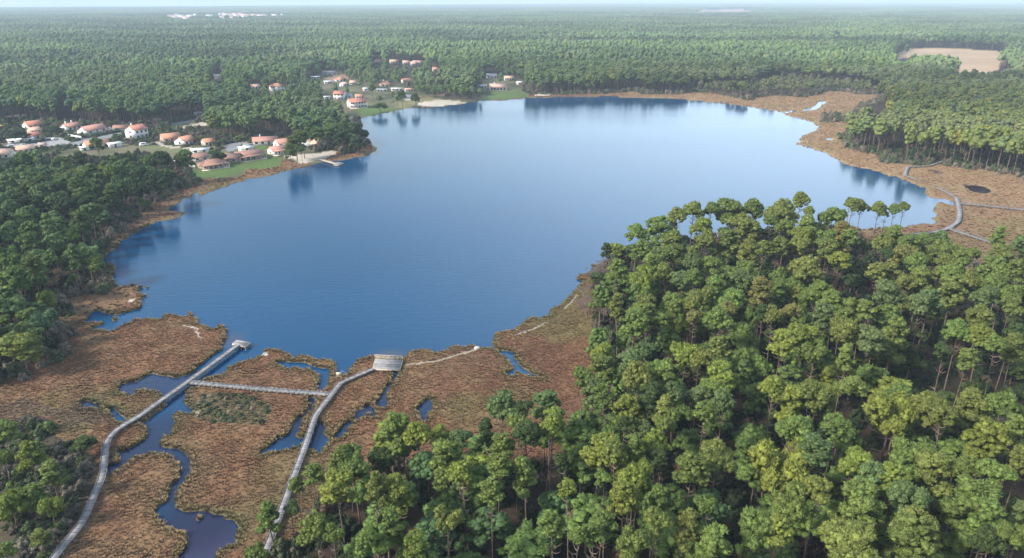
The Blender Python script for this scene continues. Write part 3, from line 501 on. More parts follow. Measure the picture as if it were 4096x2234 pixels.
# ------------------------------------------------------------------ houses
HOUSES = []   # screen boxes that trees must leave visible
KEEP = []
def keep(c, x0, y0, x1, y1): a_, b_ = px(c, x0, y0), px(c, x1, y1); KEEP.append((a_[0], a_[1], b_[0], b_[1], math.hypot(*G(*b_))))
def gable(name, label, c, x, y, L_, W_, h, phi, roof, wall=None, cat='house', group=None, hip=False, nwin=3, chim=0, rh=None, porch=False, storeys=1, dist_keep=True, cover=.8):
    wall = wall or WHITE; gx, gy = G(*px(c, x, y)); az_ = math.atan2(gx, gy); a_ = -az_ + R(phi)
    # the pixel marks the middle of the front foot: move the centre back by half the depth
    back = abs(math.cos(R(phi))) * W_ / 2 + abs(math.sin(R(phi))) * L_ / 2; gx += math.sin(az_) * back; gy += math.cos(az_) * back
    root = ob(name, None, loc=(gx, gy, .2)); root.rotation_euler.z = a_; tag(root, label, cat, group); rh = rh or W_ * .26; e = .7; h = h * .9 if storeys == 1 and W_ < 12 else h
    w = MB(); w.box(0, 0, h / 2, L_, W_, h)
    if not hip:
        for s in (-1, 1):                   # gable ends
            xx = s * L_ / 2; q = [(xx - .12 * (s > 0) * 2 + .0, -W_ / 2, h), (xx, -W_ / 2, h)]
            x_in, x_out = (xx - .24 * s), xx
            w.hexa([(x_in, -W_ / 2, h), (x_out, -W_ / 2, h), (x_out, W_ / 2, h), (x_in, W_ / 2, h), (x_in, -.05, h + rh), (x_out, -.05, h + rh), (x_out, .05, h + rh), (x_in, .05, h + rh)])
    ob('wall', w.mesh('wall', [wall]), root)
    rm = MB(); t = .18; k = rh / (W_ / 2); yy = W_ / 2 + e; zz = h - e * k + .02; LL = L_ / 2 + .45; hx = W_ * .5 if hip else 0
    for s in (-1, 1):
        rm.hexa([(-LL, s * yy, zz), (LL, s * yy, zz), (LL - hx, 0, h + rh + .02), (-LL + hx, 0, h + rh + .02), (-LL, s * yy, zz + t), (LL, s * yy, zz + t), (LL - hx, 0, h + rh + t), (-LL + hx, 0, h + rh + t)])
    if hip:
        for s in (-1, 1): rm.hexa([(s * LL, -yy, zz), (s * LL, yy, zz), (s * (LL - hx), .02, h + rh), (s * (LL - hx), -.02, h + rh), (s * LL, -yy, zz + t), (s * LL, yy, zz + t), (s * (LL - hx), .02, h + rh + t), (s * (LL - hx), -.02, h + rh + t)])
    rf = ob('roof', rm.mesh('roof', [ROOFS[roof]]), root)
    for q in range(chim):
        cm_ = MB(); cxp = L_ * (-.2 + .45 * q); cm_.box(cxp, W_ * .14, h + rh + .35, .7, .7, 1.5); cm_.box(cxp, W_ * .14, h + rh + 1.16, .85, .85, .12); ob('chimney', cm_.mesh('chimney', [WHITE]), rf)
    for fl in range(storeys):
        zc = 1.45 + fl * 2.7
        for s in (-1, 1):
            for q in range(nwin):
                xx = -L_ / 2 + L_ * (q + .5) / nwin
                if q == nwin // 2 and fl == 0:
                    d = MB(); d.box(xx, s * (W_ / 2 + .03), 1.05, 1.1, .1, 2.1); ob('door', d.mesh('door', [SHUT]), root); continue
                f = MB(); f.box(xx, s * (W_ / 2 + .03), zc, 1.5, .1, 1.3); fo = ob('window', f.mesh('window', [SHUT if wall is WHITE else WHITE]), root)
                g_ = MB(); g_.box(xx, s * (W_ / 2 + .085), zc, 1.2, .05, 1.05); ob('pane', g_.mesh('pane', [GLASS]), fo)
        for s in (-1, 1):
            f = MB(); f.box(s * (L_ / 2 + .03), 0, zc, .1, 1.3, 1.2); fo = ob('window', f.mesh('window', [SHUT if wall is WHITE else WHITE]), root)
            g_ = MB(); g_.box(s * (L_ / 2 + .085), 0, zc, .05, 1.05, .95); ob('pane', g_.mesh('pane', [GLASS]), fo)
    if porch:
        pf = MB(); pf.box(0, -W_ / 2 - 1.3, .12, L_ + 1, 2.6, .24); ob('terrace', pf.mesh('terrace', [CREAM]), root)
        for q in range(6): pm_ = MB(); pm_.box(-L_ / 2 + L_ * q / 5, -W_ / 2 - 2.3, h / 2 + .1, .28, .28, h - .25); ob('post', pm_.mesh('post', [WHITE]), root)
        pr = MB(); pr.hexa([(-L_ / 2 - .4, -W_ / 2 - 2.7, h - .1), (L_ / 2 + .4, -W_ / 2 - 2.7, h - .1), (L_ / 2 + .4, -W_ / 2 - .4, h + .22), (-L_ / 2 - .4, -W_ / 2 - .4, h + .22), (-L_ / 2 - .4, -W_ / 2 - 2.7, h + .05), (L_ / 2 + .4, -W_ / 2 - 2.7, h + .05), (L_ / 2 + .4, -W_ / 2 - .4, h + .38), (-L_ / 2 - .4, -W_ / 2 - .4, h + .38)])
        ob('porch_roof', pr.mesh('porch_roof', [ROOFS[roof]]), root)
    if dist_keep:
        u, v_, d = SC(gx, gy, 0); hw = .5 * (L_ * abs(math.cos(R(phi))) + W_ * abs(math.sin(R(phi)))) * FPX / d * .95; ht = (h + rh) * FPX / d
        KEEP.append((u - hw, v_ - ht, u + hw, v_ - ht * (1 - cover), math.hypot(gx, gy)))
    HOUSES.append((gx, gy, max(L_, W_) * .6)); return root
gv = 'houses of the lakeside village'; g2 = 'houses among the trees on the far shore'
gable('house', 'small house with red roof at the left end of the upper village row', '1', 335, 300, 9, 8, 3.0, 25, 'red', group=gv)
gable('house', 'little house with faded pink roof just below the leftmost red-roofed house', '1', 350, 350, 6, 6, 2.6, 20, 'pale', CREAM, group=gv)
gable('house', 'low dark red roofed annex beside the white sheds, below the faded pink roof', '1', 330, 402, 8, 6, 2.4, 20, 'red', CREAM, group=gv, nwin=2)
gable('house', 'white house with salmon roof and two chimneys, second of the upper row', '1', 715, 318, 10, 7.5, 2.8, 40, 'pink', group=gv, chim=2)
gable('house', 'long white bungalow with salmon roof behind a clipped hedge', '1', 935, 352, 15, 8.5, 2.8, 40, 'pink', group=gv)
gable('house', 'two-storey white house with red roof at the bend of the street', '1', 1385, 400, 9.5, 8.5, 5.6, 40, 'red', group=gv, storeys=2, chim=1, nwin=3)
gable('house', 'low barn-like building with weathered dark roof next to parked cars', '1', 1225, 318, 9, 5, 2.4, -15, 'brown', CREAM, group=gv, nwin=2, cover=.9)
gable('house', 'house with wide orange roof and shaded porch right of the two-storey house', '1', 1715, 430, 10, 8, 2.8, 15, 'orange', TIMB, group=gv)
gable('house', 'white gabled house with orange roof on the village middle lane', '1', 1865, 465, 8.5, 8, 2.9, 45, 'orange', group=gv)
gable('house', 'small orange roofed house half hidden by a round dark tree', '1', 2095, 470, 6, 6, 2.6, 20, 'orange', CREAM, group=gv, cover=.9)
gable('house', 'white house with orange roof partly behind the left wood\'s treetops', '1', 975, 505, 12, 8, 2.9, 15, 'orange', group=gv, cover=.65)
gable('house', 'house with bleached orange roof at the frame edge left of the wood', '1', 50, 600, 10, 8, 2.8, -30, 'pale', CREAM, group=gv, cover=.65)
gable('house', 'long pale roofed house above the left wood beside the driveway', '1', 260, 540, 8, 6, 2.5, 10, 'pale', CREAM, group=gv, cover=.5)
gable('house', 'dark hip-roofed garage behind the lakeside cabin', '1', 2010, 625, 8, 6, 2.4, 15, 'brown', group=gv, nwin=2)
gable('house', 'lakeside cabin with brown hip roof and open veranda on the lawn', '1', 2140, 705, 12.5, 7, 2.6, 18, 'brown', TIMB, group=gv, hip=True, nwin=5, porch=True, rh=1.9)
gable('house', 'timber house with low brown roof beside the lawn, next to the cabin', '1', 2320, 645, 10, 8.5, 2.7, -22, 'brown', TIMB, group=gv, rh=1.9)
gable('house', 'large timber house with spreading brown roof above the lawn', '1', 2500, 620, 14, 9, 2.7, 20, 'brown', TIMB, group=gv, porch=True, rh=2.0, nwin=4)
gable('house', 'white bungalow with even salmon roof on the gravel yard edge', '3', 135, 805, 14, 7, 2.8, 0, 'pink', group=gv, nwin=4, chim=1)
gable('house', 'house with shaded porch and salmon roof next to the sandy yard', '3', 232, 893, 8, 7, 2.8, 25, 'pink', group=gv, porch=True)
gable('house', 'longer salmon roofed wing behind the porch house', '3', 290, 830, 10, 7, 3.0, 25, 'pink', group=gv)
gable('house', 'two-storey white house behind the tall pines of the beach', '3', 500, 840, 11, 8, 4.8, 20, 'pale', group=gv, storeys=2, cover=.3)
gable('house', 'white annex with red awning roof between the beach pines', '3', 590, 850, 7, 7, 4.0, -30, 'pale', group=gv, storeys=1, cover=.2)
gable('house', 'white flat-topped shed row left of the round pine', '1', 215, 440, 13, 6, 2.2, 5, 'white', group=gv, rh=.3, cover=.9)
gable('shed', 'small white shed roof peeking over the left wood', '1', 850, 520, 4, 4, 2.2, 10, 'white', cat='shed', rh=.3, nwin=1)
gable('shed', 'white marquee with pale roof beside the orange roofed house', '1', 1150, 490, 7, 4, 2.6, 25, 'white', cat='shed', rh=.5, nwin=1)
gable('shed', 'pale flat roof shed behind the cabin garage', '1', 2010, 545, 9, 5, 2.4, 0, 'white', cat='shed', rh=.3, nwin=2)
gable('shed', 'white garage by the gravel yard above the brown roofs', '1', 2470, 530, 7, 5, 2.5, 15, 'white', cat='shed', rh=.3, nwin=1)
gable('shed', 'grey-blue shelter at the end of the woodland road', '1', 2000, 175, 6, 5, 3.0, 0, 'grey', cat='shed', rh=.5, nwin=1)
gable('house', 'white balcony house with red roof facing the lake above the grassy bank', '3', 900, 497, 13, 8, 5.0, 18, 'red', group=g2, storeys=2, nwin=6, porch=True)
gable('house', 'tall red roofed house behind the balcony house', '3', 762, 425, 9, 8, 5.0, -20, 'red', group=g2, storeys=2)
gable('house', 'grey-blue lean-to house at the right of the tall red roof', '3', 835, 418, 5, 5, 3.0, 10, 'grey', group=g2, nwin=1)
gable('house', 'small orange roofed cottage right of the tall red roofed house', '3', 922, 418, 7, 6, 2.6, 10, 'orange', group=g2, cover=.9)
gable('house', 'isolated orange roofed white house on the left, deep among trees', '3', 232, 355, 12, 9, 4.6, 15, 'orange', group=g2, storeys=2, hip=True, cover=.7)
gable('house', 'red tiled house at the upper clearing of the far village', '3', 760, 272, 11, 8, 2.8, 15, 'orange', group=g2, hip=True)
gable('house', 'cream house right of the upper clearing with pale roof', '3', 872, 300, 6, 6, 3, -15, 'pale', group=g2)
gable('house', 'white gabled cottage under the upper clearing', '3', 790, 315, 6, 6, 3, 40, 'pale', group=g2)
gable('house', 'hip roofed orange house in the middle of the far village', '3', 1147, 315, 11, 9, 3.0, 10, 'orange', group=g2, hip=True, chim=1)
gable('house', 'red and white house right of the middle hip roofed one', '3', 1318, 285, 9, 7, 2.8, 20, 'orange', group=g2)
gable('house', 'long white low building below the hip roofed orange house', '3', 1110, 358, 9, 5, 2.5, 0, 'white', group=g2, rh=.4)
gable('house', 'second long white building right of the first, among trees', '3', 1240, 350, 11, 5, 2.5, 0, 'white', group=g2, rh=.4, cover=.6)
gable('house', 'pale low building near the shore lawn of the far village', '3', 1340, 355, 8, 5, 2.4, 5, 'pale', group=g2, rh=.5, cover=.6)
gable('house', 'small white house left of the two low white buildings', '3', 975, 350, 5, 5, 2.6, 0, 'white', group=g2, rh=.4, nwin=1)
gable('house', 'large grey flat-roofed building at the back of the clearing', '3', 670, 215, 16, 12, 3.2, 5, 'grey', group=g2, rh=.5)
gable('house', 'white flat-roofed house in front of the grey building', '3', 548, 250, 9, 6, 2.8, 0, 'white', group=g2, rh=.4)
gable('house', 'small white-gabled house beside the bare earth plot', '3', 655, 290, 7, 6, 2.6, 10, 'white', group=g2, rh=.5)
gable('house', 'small white shed-like house behind the point\'s treetops', '3', 650, 422, 5, 4, 2.6, 0, 'white', group=g2, rh=.4, nwin=1)
gable('house', 'pale roofed house at the left margin of the far village', '3', 45, 335, 8, 7, 2.8, 20, 'pale', group=g2, cover=.7)
gable('house', 'white villa with terrace and bleached roof above the shore lawn', '3', 2085, 345, 15, 10, 3.4, 5, 'pale', group=g2, porch=True, nwin=5, chim=1)
gable('house', 'pale roofed house behind the villa, to its right', '3', 2180, 262, 10, 7, 3.0, 5, 'pale', group=g2, nwin=4)
gable('house', 'white cottage at the wood edge right of the villa', '3', 2272, 298, 6, 5, 2.8, 20, 'white', group=g2, rh=.6)
gable('house', 'grey roofed hall behind the villa', '3', 2035, 245, 11, 8, 3, 5, 'grey', group=g2)
gable('house', 'white shed left of the villa near the water', '3', 1955, 325, 8, 5, 2.6, 5, 'white', group=g2, rh=.4, cover=.5)
for k, (x_, y_, l_, rf_) in enumerate([(1080, 115, 10, 'orange'), (1212, 117, 11, 'pale'), (1315, 125, 9, 'pale'), (1380, 135, 8, 'pale'), (1415, 126, 13, 'pale'), (1560, 185, 6, 'orange')]):
    gable('house', '%s roofed house %s of the row behind the far village wood' % (('orange', 'pale', 'pale', 'pale', 'pale', 'orange')[k], ('leftmost', 'second', 'third', 'fourth, smallest', 'fifth, longest', 'lowest, rightmost')[k]), '3', x_, y_, l_, 8, 3, 5, rf_, group='houses of the back row', cover=.9)
gt = 'houses of the distant town'
town = [(200, 180, 26, 'pale'), (235, 172, 18, 'orange'), (268, 166, 22, 'pale'), (250, 190, 24, 'pale'), (300, 186, 20, 'white'), (335, 192, 22, 'pale'), (370, 200, 22, 'pale'), (400, 180, 24, 'white'), (455, 168, 14, 'white'), (590, 178, 26, 'white'), (620, 172, 12, 'grey'),
        (700, 160, 14, 'white'), (740, 152, 16, 'pale'), (765, 162, 22, 'pale'), (800, 160, 22, 'orange'), (835, 155, 22, 'pale'), (865, 164, 22, 'pale'), (905, 152, 26, 'orange'), (880, 178, 20, 'pale'), (935, 160, 20, 'orange'), (945, 182, 24, 'pale'), (975, 172, 22, 'pale'), (725, 192, 22, 'pale'), (820, 190, 14, 'orange'),
        (1045, 168, 28, 'pale'), (1105, 168, 24, 'orange'), (1145, 168, 26, 'orange'), (1250, 172, 26, 'white'), (1328, 163, 12, 'white'), (1715, 146, 18, 'white')]
for k, (x_, y_, l_, rf_) in enumerate(town):
    gable('town_house', '%s roofed white house in the distant town, %s from its left end' % ({'pale': 'pink', 'white': 'pale', 'grey': 'grey', 'orange': 'orange'}[rf_], ['first', 'second', 'third', 'fourth', 'fifth', 'sixth', 'seventh', 'eighth', 'ninth', 'tenth', 'eleventh', 'twelfth', 'thirteenth', 'fourteenth', 'fifteenth', 'sixteenth', 'seventeenth', 'eighteenth', 'nineteenth', 'twentieth', 'twenty-first', 'twenty-second', 'twenty-third', 'twenty-fourth', 'twenty-fifth', 'twenty-sixth', 'twenty-seventh', 'twenty-eighth', 'twenty-ninth', 'thirtieth'][k]), '2', x_, y_, l_, 14, 8, RS.uniform(-15, 15), rf_, cat='house', group=gt, nwin=2, rh=4, cover=.75)
gable('shed', 'white barn alone in the wood behind the left village', '2', 690, 792, 9, 6, 3.5, 5, 'white', cat='shed', rh=.8, nwin=1, cover=.8)
for c, a_, b_, c_, d_ in [('R7', 1870, 84, 2340, 104), ('R1', 1480, 458, 1930, 520), ('R1', 1930, 470, 2400, 650), ('R1', 1350, 530, 1480, 558), ('1', 1700, 180, 2040, 262), ('1', 1820, 225, 2060, 310), ('1', 700, 340, 1280, 450), ('1', 1400, 400, 2000, 480), ('1', 420, 385, 660, 425), ('1', 2260, 435, 2440, 510), ('3', 1400, 430, 1800, 480), ('3', 1310, 405, 1380, 435), ('3', 1240, 440, 1400, 490), ('3', 2040, 355, 2340, 405), ('3', 700, 225, 800, 262), ('3', 880, 498, 1150, 550),
        ('R1', 640, 950, 750, 1030), ('1', 1940, 640, 2569, 780), ('1', 640, 100, 700, 110), ('3', 2400, 375, 2520, 392), ('R1', 650, 885, 1240, 980), ('D', 1420, 236, 1990, 268), ('A', 870, 400, 1000, 470)]: keep(c, a_, b_, c_, d_)
for c_, a_, b_, e_, f_ in [('F', 480, 300, 570, 520), ('F', 380, 520, 480, 760), ('F', 330, 760, 400, 880), ('F', 120, 1220, 250, 1380), ('R2', 960, 1180, 1500, 1250), ('R2', 1500, 1060, 2300, 1330), ('R2', 1660, 700, 2542, 900)]: keep(c_, a_, b_, e_, f_)
KEEP = np.array(KEEP); HOUSES_A = np.array(HOUSES)
def visible_ok(x, y, top, half):
    u, vb, d = SC(x, y, 0 * x); _, vt, _ = SC(x, y, top + 0 * x); hw = half * FPX / d; r_ = np.hypot(x, y); ok = np.ones(x.shape, bool)
    for a_, b_, c_, e_, dist in KEEP: ok &= ~((r_ < dist + 3) & (u + hw > a_) & (u - hw < c_) & (vt < e_ - 1) & (vb > b_))
    for hx, hy, hr in HOUSES_A: ok &= np.hypot(x - hx, y - hy) > hr + 2
    return ok
# ------------------------------------------------------------------ boardwalks
def resample(p, step):
    p = np.array(p); s = np.r_[0, np.cumsum(np.hypot(*np.diff(p, axis=0).T))]; n = max(2, int(s[-1] / step) + 1); t = np.linspace(0, s[-1], n); return np.stack([np.interp(t, s, p[:, k]) for k in (0, 1)], 1), s[-1]
def smooth_path(p, it=2):
    for _ in range(it):
        q = [p[0]]
        for a_, b_ in zip(p[:-1], p[1:]): q += [(a_[0] * .75 + b_[0] * .25, a_[1] * .75 + b_[1] * .25), (a_[0] * .25 + b_[0] * .75, a_[1] * .25 + b_[1] * .75)]
        p = q + [p[-1]]
    return p
WALKS = []
def boardwalk(label, pts, width=1.2, z=1.0, rail=False, step=.17, smooth=1, plat=None, name='boardwalk', mat=None):
    mat = mat or WOODG; WALKS.append((pts, width))
    root = ob(name, None, loc=(pts[0][0], pts[0][1], 0)); tag(root, label, 'boardwalk'); o0 = np.array(pts[0]); p, ln = resample(smooth_path(pts, smooth), step); d = np.gradient(p, axis=0); ang = np.arctan2(d[:, 1], d[:, 0]); p = p - o0
    mb = MB()
    for (x, y), a_ in zip(p, ang): mb.box(x, y, z - .02 + random.uniform(-.012, .012), step * .86, width + random.uniform(-.05, .05), .05, a_)
    ob('deck_planks', mb.mesh('deck_planks', [mat]), root, kind='stuff')
    q = p[::6] if len(p) > 12 else p; aq = ang[::6] if len(p) > 12 else ang
    if len(p) > 12: q = np.vstack([q, p[-1]]); aq = np.r_[aq, ang[-1]]
    for s in (-1, 1):
        b_ = MB(); off = s * (width / 2 - .08); e_ = q + np.stack([-np.sin(aq), np.cos(aq)], 1) * off
        for u, v_ in zip(e_[:-1], e_[1:]):
            m_ = (u + v_) / 2; l_ = np.hypot(*(v_ - u)); aa = math.atan2(*(v_ - u)[::-1]); b_.box(m_[0], m_[1], z - .16, l_, .10, .2, aa); 
        ob('beam', b_.mesh('beam', [WOODE]), root)
        k_ = MB(); off = s * (width / 2 + .0); e_ = q + np.stack([-np.sin(aq), np.cos(aq)], 1) * off
        for u, v_ in zip(e_[:-1], e_[1:]):
            m_ = (u + v_) / 2; l_ = np.hypot(*(v_ - u)); aa = math.atan2(*(v_ - u)[::-1]); k_.box(m_[0], m_[1], z + .06, l_, .07, .09, aa)
        ob('kerb_rail', k_.mesh('kerb_rail', [mat]), root)
    pm_ = MB(); qs = q[::3]; as_ = aq[::3]
    for (x, y), a_ in zip(qs, as_):
        for s in (-1, 1): pm_.box(x - math.sin(a_) * s * (width / 2 - .02), y + math.cos(a_) * s * (width / 2 - .02), (z - 2) / 2 - .05, .14, .14, z + 1.9, a_)
    ob('support_posts', pm_.mesh('support_posts', [WOODE]), root, kind='stuff')
    if rail:
        rm = MB()
        for (x, y), a_ in zip(q[::2], aq[::2]): s = rail; rm.box(x - math.sin(a_) * s * width / 2, y + math.cos(a_) * s * width / 2, z + .5, .09, .09, 1.0, a_)
        for u, v_, aa in zip(q[:-1], q[1:], aq): m_ = (u + v_) / 2; s = rail; rm.box(m_[0] - math.sin(aa) * s * width / 2, m_[1] + math.cos(aa) * s * width / 2, z + 1.0, np.hypot(*(v_ - u)), .08, .06, aa)
        ob('hand_rail', rm.mesh('hand_rail', [WOODE]), root)
    return root
def platform(label, quad, z=1.02, n=26, railed=False, name='viewing_platform'):
    q = np.array(quad); c0 = q.mean(0); root = ob(name, None, loc=(c0[0], c0[1], 0)); tag(root, label, 'platform'); q = q - c0
    mb = MB()
    for k in range(n):
        t0, t1 = (k + .06) / n, (k + .94) / n; zz = z + random.uniform(-.01, .01); a_ = q[0] + (q[3] - q[0]) * t0; b_ = q[1] + (q[2] - q[1]) * t0; c_ = q[1] + (q[2] - q[1]) * t1; d = q[0] + (q[3] - q[0]) * t1
        mb.hexa([(*v_, zz - .05) for v_ in (a_, b_, c_, d)] + [(*v_, zz) for v_ in (a_, b_, c_, d)])
    ob('deck_planks', mb.mesh('deck_planks', [WOODG]), root, kind='stuff')
    for k in range(4):
        u, v_ = q[k], q[(k + 1) % 4]; m_ = (u + v_) / 2; aa = math.atan2(*(v_ - u)[::-1]); l_ = np.hypot(*(v_ - u)); b_ = MB(); b_.box(m_[0] * 1.01, m_[1] * 1.01, z - .2, l_, .12, .32, aa); ob('edge_beam', b_.mesh('edge_beam', [WOODY]), root)
        for t in np.linspace(0, 1, 4)[:-1]: pp = (u + (v_ - u) * t) * .97; pm_ = MB(); pm_.box(pp[0], pp[1], z / 2 - 1.1, .18, .18, z + 1.9, aa); ob('support_post', pm_.mesh('support_post', [WOODE]), root)
        if railed and k in railed:
            r_ = MB(); r_.box(m_[0], m_[1], z + 1.0, l_, .16, .07, aa); r_.box(m_[0], m_[1], z + .55, l_, .06, .1, aa); r_.box(m_[0], m_[1], z + .25, l_, .06, .1, aa); ob('rail', r_.mesh('rail', [WOODY]), root)
            for t in np.linspace(0, 1, 7): pp = u + (v_ - u) * t; r_ = MB(); r_.box(pp[0], pp[1], z + .5, .1, .1, 1.0, aa); ob('rail_post', r_.mesh('rail_post', [WOODY]), root)
    return root
DZ = 1.0
bw1 = P('5', '470 1480 525 1400 600 1300 720 1160 800 1060 870 910 940 740 1005 600 1020 450 1035 280 1085 195 1180 115 1385 0', DZ) + P('4', '1500 1340 1880 1075 2385 705', DZ)
boardwalk('long grey boardwalk curving up the marsh to the lake jetty platform', bw1)
boardwalk('straight grey boardwalk crossing between the two long boardwalks', P('4', '1885 1072 2569 1137', DZ)[:1] + P('6', '0 858 500 903 1050 945', DZ), 1.3, .985)
boardwalk('grey boardwalk rising from behind the foreground pines to the info board', P('D', '655 1420 685 1345', DZ) + P('F', '300 980 400 700 470 520 530 330 560 280', DZ) + P('6', '1060 960 1155 838', DZ), 1.2, 1.01)
boardwalk('short worn boardwalk linking the info board with the square platform', P('6', '1150 842 1210 808 1488 690', DZ), 1.1, .97, smooth=0)
platform('small jetty platform at the lake end of the long boardwalk', P('4', '2330 692 2462 722 2510 676 2374 655', DZ), 1.03)
platform('square pale viewing platform with rail at the marsh edge', P('6', '1484 692 1752 702 1782 602 1506 592', DZ), 1.0, 34, railed=(2,))
boardwalk('narrow far boardwalk running along the pines\' foot on the right shore', P('R2', '1600 240 1420 300 1330 330 1075 345', DZ), 1.0, .95)
boardwalk('short wide pale boardwalk section bending toward the lake on the right marsh', P('R2', '1060 342 1035 390 1018 450', DZ), 1.7, 1.0, smooth=0)
boardwalk('narrow boardwalk fading into the reeds on the right shore', P('R2', '1020 450 1160 500 1225 525', DZ), 1.0, .95, smooth=0)
boardwalk('narrow light boardwalk leading down to the junction on the right marsh', P('R2', '1430 605 1550 665 1665 728', DZ), 1.1, .95, smooth=0)
boardwalk('wide boardwalk curving round the reed bed on the right marsh', P('R2', '1680 730 1705 830 1725 935 1705 1040 1640 1090 1570 1130', DZ), 1.6, 1.0)
boardwalk('boardwalk behind the foreground pines on the right lake end', P('R2', '1570 1130 1450 1165 1340 1185 1180 1195 1075 1215 960 1240', DZ), 1.5, .97)
boardwalk('railed boardwalk crossing the bog toward the lower right', P('R2', '1580 1130 1850 1215 2100 1298 2380 1385', DZ), 1.5, .98, rail=-1, smooth=0)
boardwalk('railed boardwalk crossing the bog straight to the right frame edge', P('R2', '1722 808 2100 842 2542 892 3000 945', DZ), 1.5, .98, rail=1, smooth=0)
boardwalk('short landing stage reaching from the sandy beach into the lake', P('3', '585 918 650 938 720 958', .7), 2.2, .7, smooth=0, mat=WOODY)
platform('pale pontoon at the end of the beach landing stage', P('3', '700 968 745 974 792 952 735 944', .6), .65, 18, name='pontoon')
# info board at the junction
gx, gy = G(*px('6', 1150, 832)); ib = ob('info_board', None, loc=(gx, gy, 1.0)); tag(ib, 'cream information board standing where the boardwalks meet', 'sign')
for s in (-1, 1): q = MB(); q.box(s * .5, 0, .6, .1, .1, 1.6); ob('post', q.mesh('post', [WOODY]), ib)
q = MB(); q.box(0, -.02, 1.15, 1.2, .06, .9); ob('panel', q.mesh('panel', [plain('cream_panel', (.52, .48, .33), .6, .1, 3)]), ib)
gx, gy = G(*px('6', 1195, 800)); gt_ = ob('gate_rail', None, loc=(gx, gy, 1.0)); tag(gt_, 'thin grey handrail frame beside the info board', 'handrail')
for s in (-1, 1): q = MB(); q.box(s * .6, s * -.5, .5, .06, .06, 1.0); ob('post', q.mesh('post', [WOODG]), gt_)
q = MB(); q.box(0, 0, 1.0, 1.6, .06, .06, -.7); ob('top_bar', q.mesh('top_bar', [WOODG]), gt_)
# boulders at the path end and benches, cars
STONE = plain('pale_stone', (.42, .39, .36), .9, .2, 2, .4)
def boulder(label, c, x, y, s):
    rs = np.random.RandomState(int(x)); v, f = ICO[2]; v = v * (1 + .25 * (rs.rand(len(v)) - .5))[:, None] * np.array([s, s * .7, s * .55]); gx, gy = G(*px(c, x, y)); o = ob('boulder', mkmesh('boulder', v, f, [STONE], smooth=True), loc=(gx, gy, .3 + s * .2)); tag(o, label, 'boulder')
boulder('pale rounded boulder at the end of the sandy path by the lake', '6', 2530, 503, .8)
boulder('small white stone on the reedy bank left of the pool', '6', 420, 572, .5)
boulder('whitish rock at the foot of the pines near the right boardwalk', 'R2', 995, 1280, .9)
CARC = [plain('white_car_paint', (.75, .75, .75), .3, .02), plain('dark_car_paint', (.05, .06, .08), .3, .02), plain('red_car_paint', (.35, .04, .03), .3, .02), plain('silver_car_paint', (.4, .42, .45), .3, .02)]
TYRE = plain('tyre_rubber', (.03, .03, .03), .8, .1)
def car(label, c, x, y, phi, k, van=False):
    gx, gy = G(*px(c, x, y)); az_ = math.atan2(gx, gy); root = ob('parked_van' if van else 'parked_car', None, loc=(gx, gy, .35)); root.rotation_euler.z = -az_ + R(phi); tag(root, label, 'van' if van else 'car', 'vehicles parked in the village')
    b_ = MB(); b_.box(0, 0, .62, 4.3, 1.75, .62); h = 1.9 if van else 1.35
    b_.hexa([(-2.0, -.85, .93), (1.3 if not van else 1.9, -.85, .93), (1.3 if not van else 1.9, .85, .93), (-2.0, .85, .93), (-1.6, -.7, h), (.55 if not van else 1.5, -.7, h), (.55 if not van else 1.5, .7, h), (-1.6, .7, h)]); ob('body', b_.mesh('body', [CARC[k]]), root)
    for s in (-1, 1): g_ = MB(); g_.box(-.4, s * .82, (.95 + h) / 2 + .05, 2.1, .06, (h - .95) * .6); ob('side_window', g_.mesh('side_window', [GLASS]), root)
    g_ = MB(); e0 = 1.32 if not van else 1.92; e1 = .62 if not van else 1.58; g_.hexa([(e0 - .02, -.7, .98), (e0 + .04, -.7, .98), (e0 + .04, .7, .98), (e0 - .02, .7, .98), (e1, -.62, h - .05), (e1 + .06, -.62, h - .05), (e1 + .06, .62, h - .05), (e1, .62, h - .05)]); ob('windscreen', g_.mesh('windscreen', [GLASS]), root)
    for s in (-1, 1):
        for t in (-1.35, 1.35): w_ = MB(); w_.tube([(t, s * .78, .32), (t, s * .93, .32)], [.33, .33], 10); w_.tube([(t, s * .93, .32), (t, s * .931, .32)], [.33, .01], 10); ob('wheel', w_.mesh('wheel', [TYRE]), root)
for a_ in [('white van parked on the hedge side behind the long bungalow', '1', 1090, 312, 10, 0, True), ('dark car parked beside the low barn roof', '1', 1170, 318, -10, 1), ('blue-grey car parked right of the low barn', '1', 1265, 312, -20, 3),
        ('white car in the yard left of the street', '1', 550, 408, 60, 0), ('dark car on the drive near the white sheds', '1', 490, 415, 20, 1), ('silver car under the hedge of the left driveway', '1', 250, 468, 5, 3), ('white van at the gravel yard corner', '1', 2480, 492, 20, 0, True), ('dark car alone at the top of the gravel yard', '1', 2312, 440, 30, 1),
        ('white camper between the orange roofed houses and the wood', '1', 1440, 468, 10, 0, True), ('silver car on the lane above the wood', '1', 640, 470, 15, 3), ('white van on the drive beside the flat sheds', '1', 120, 490, 10, 0, True)]: car(*a_)
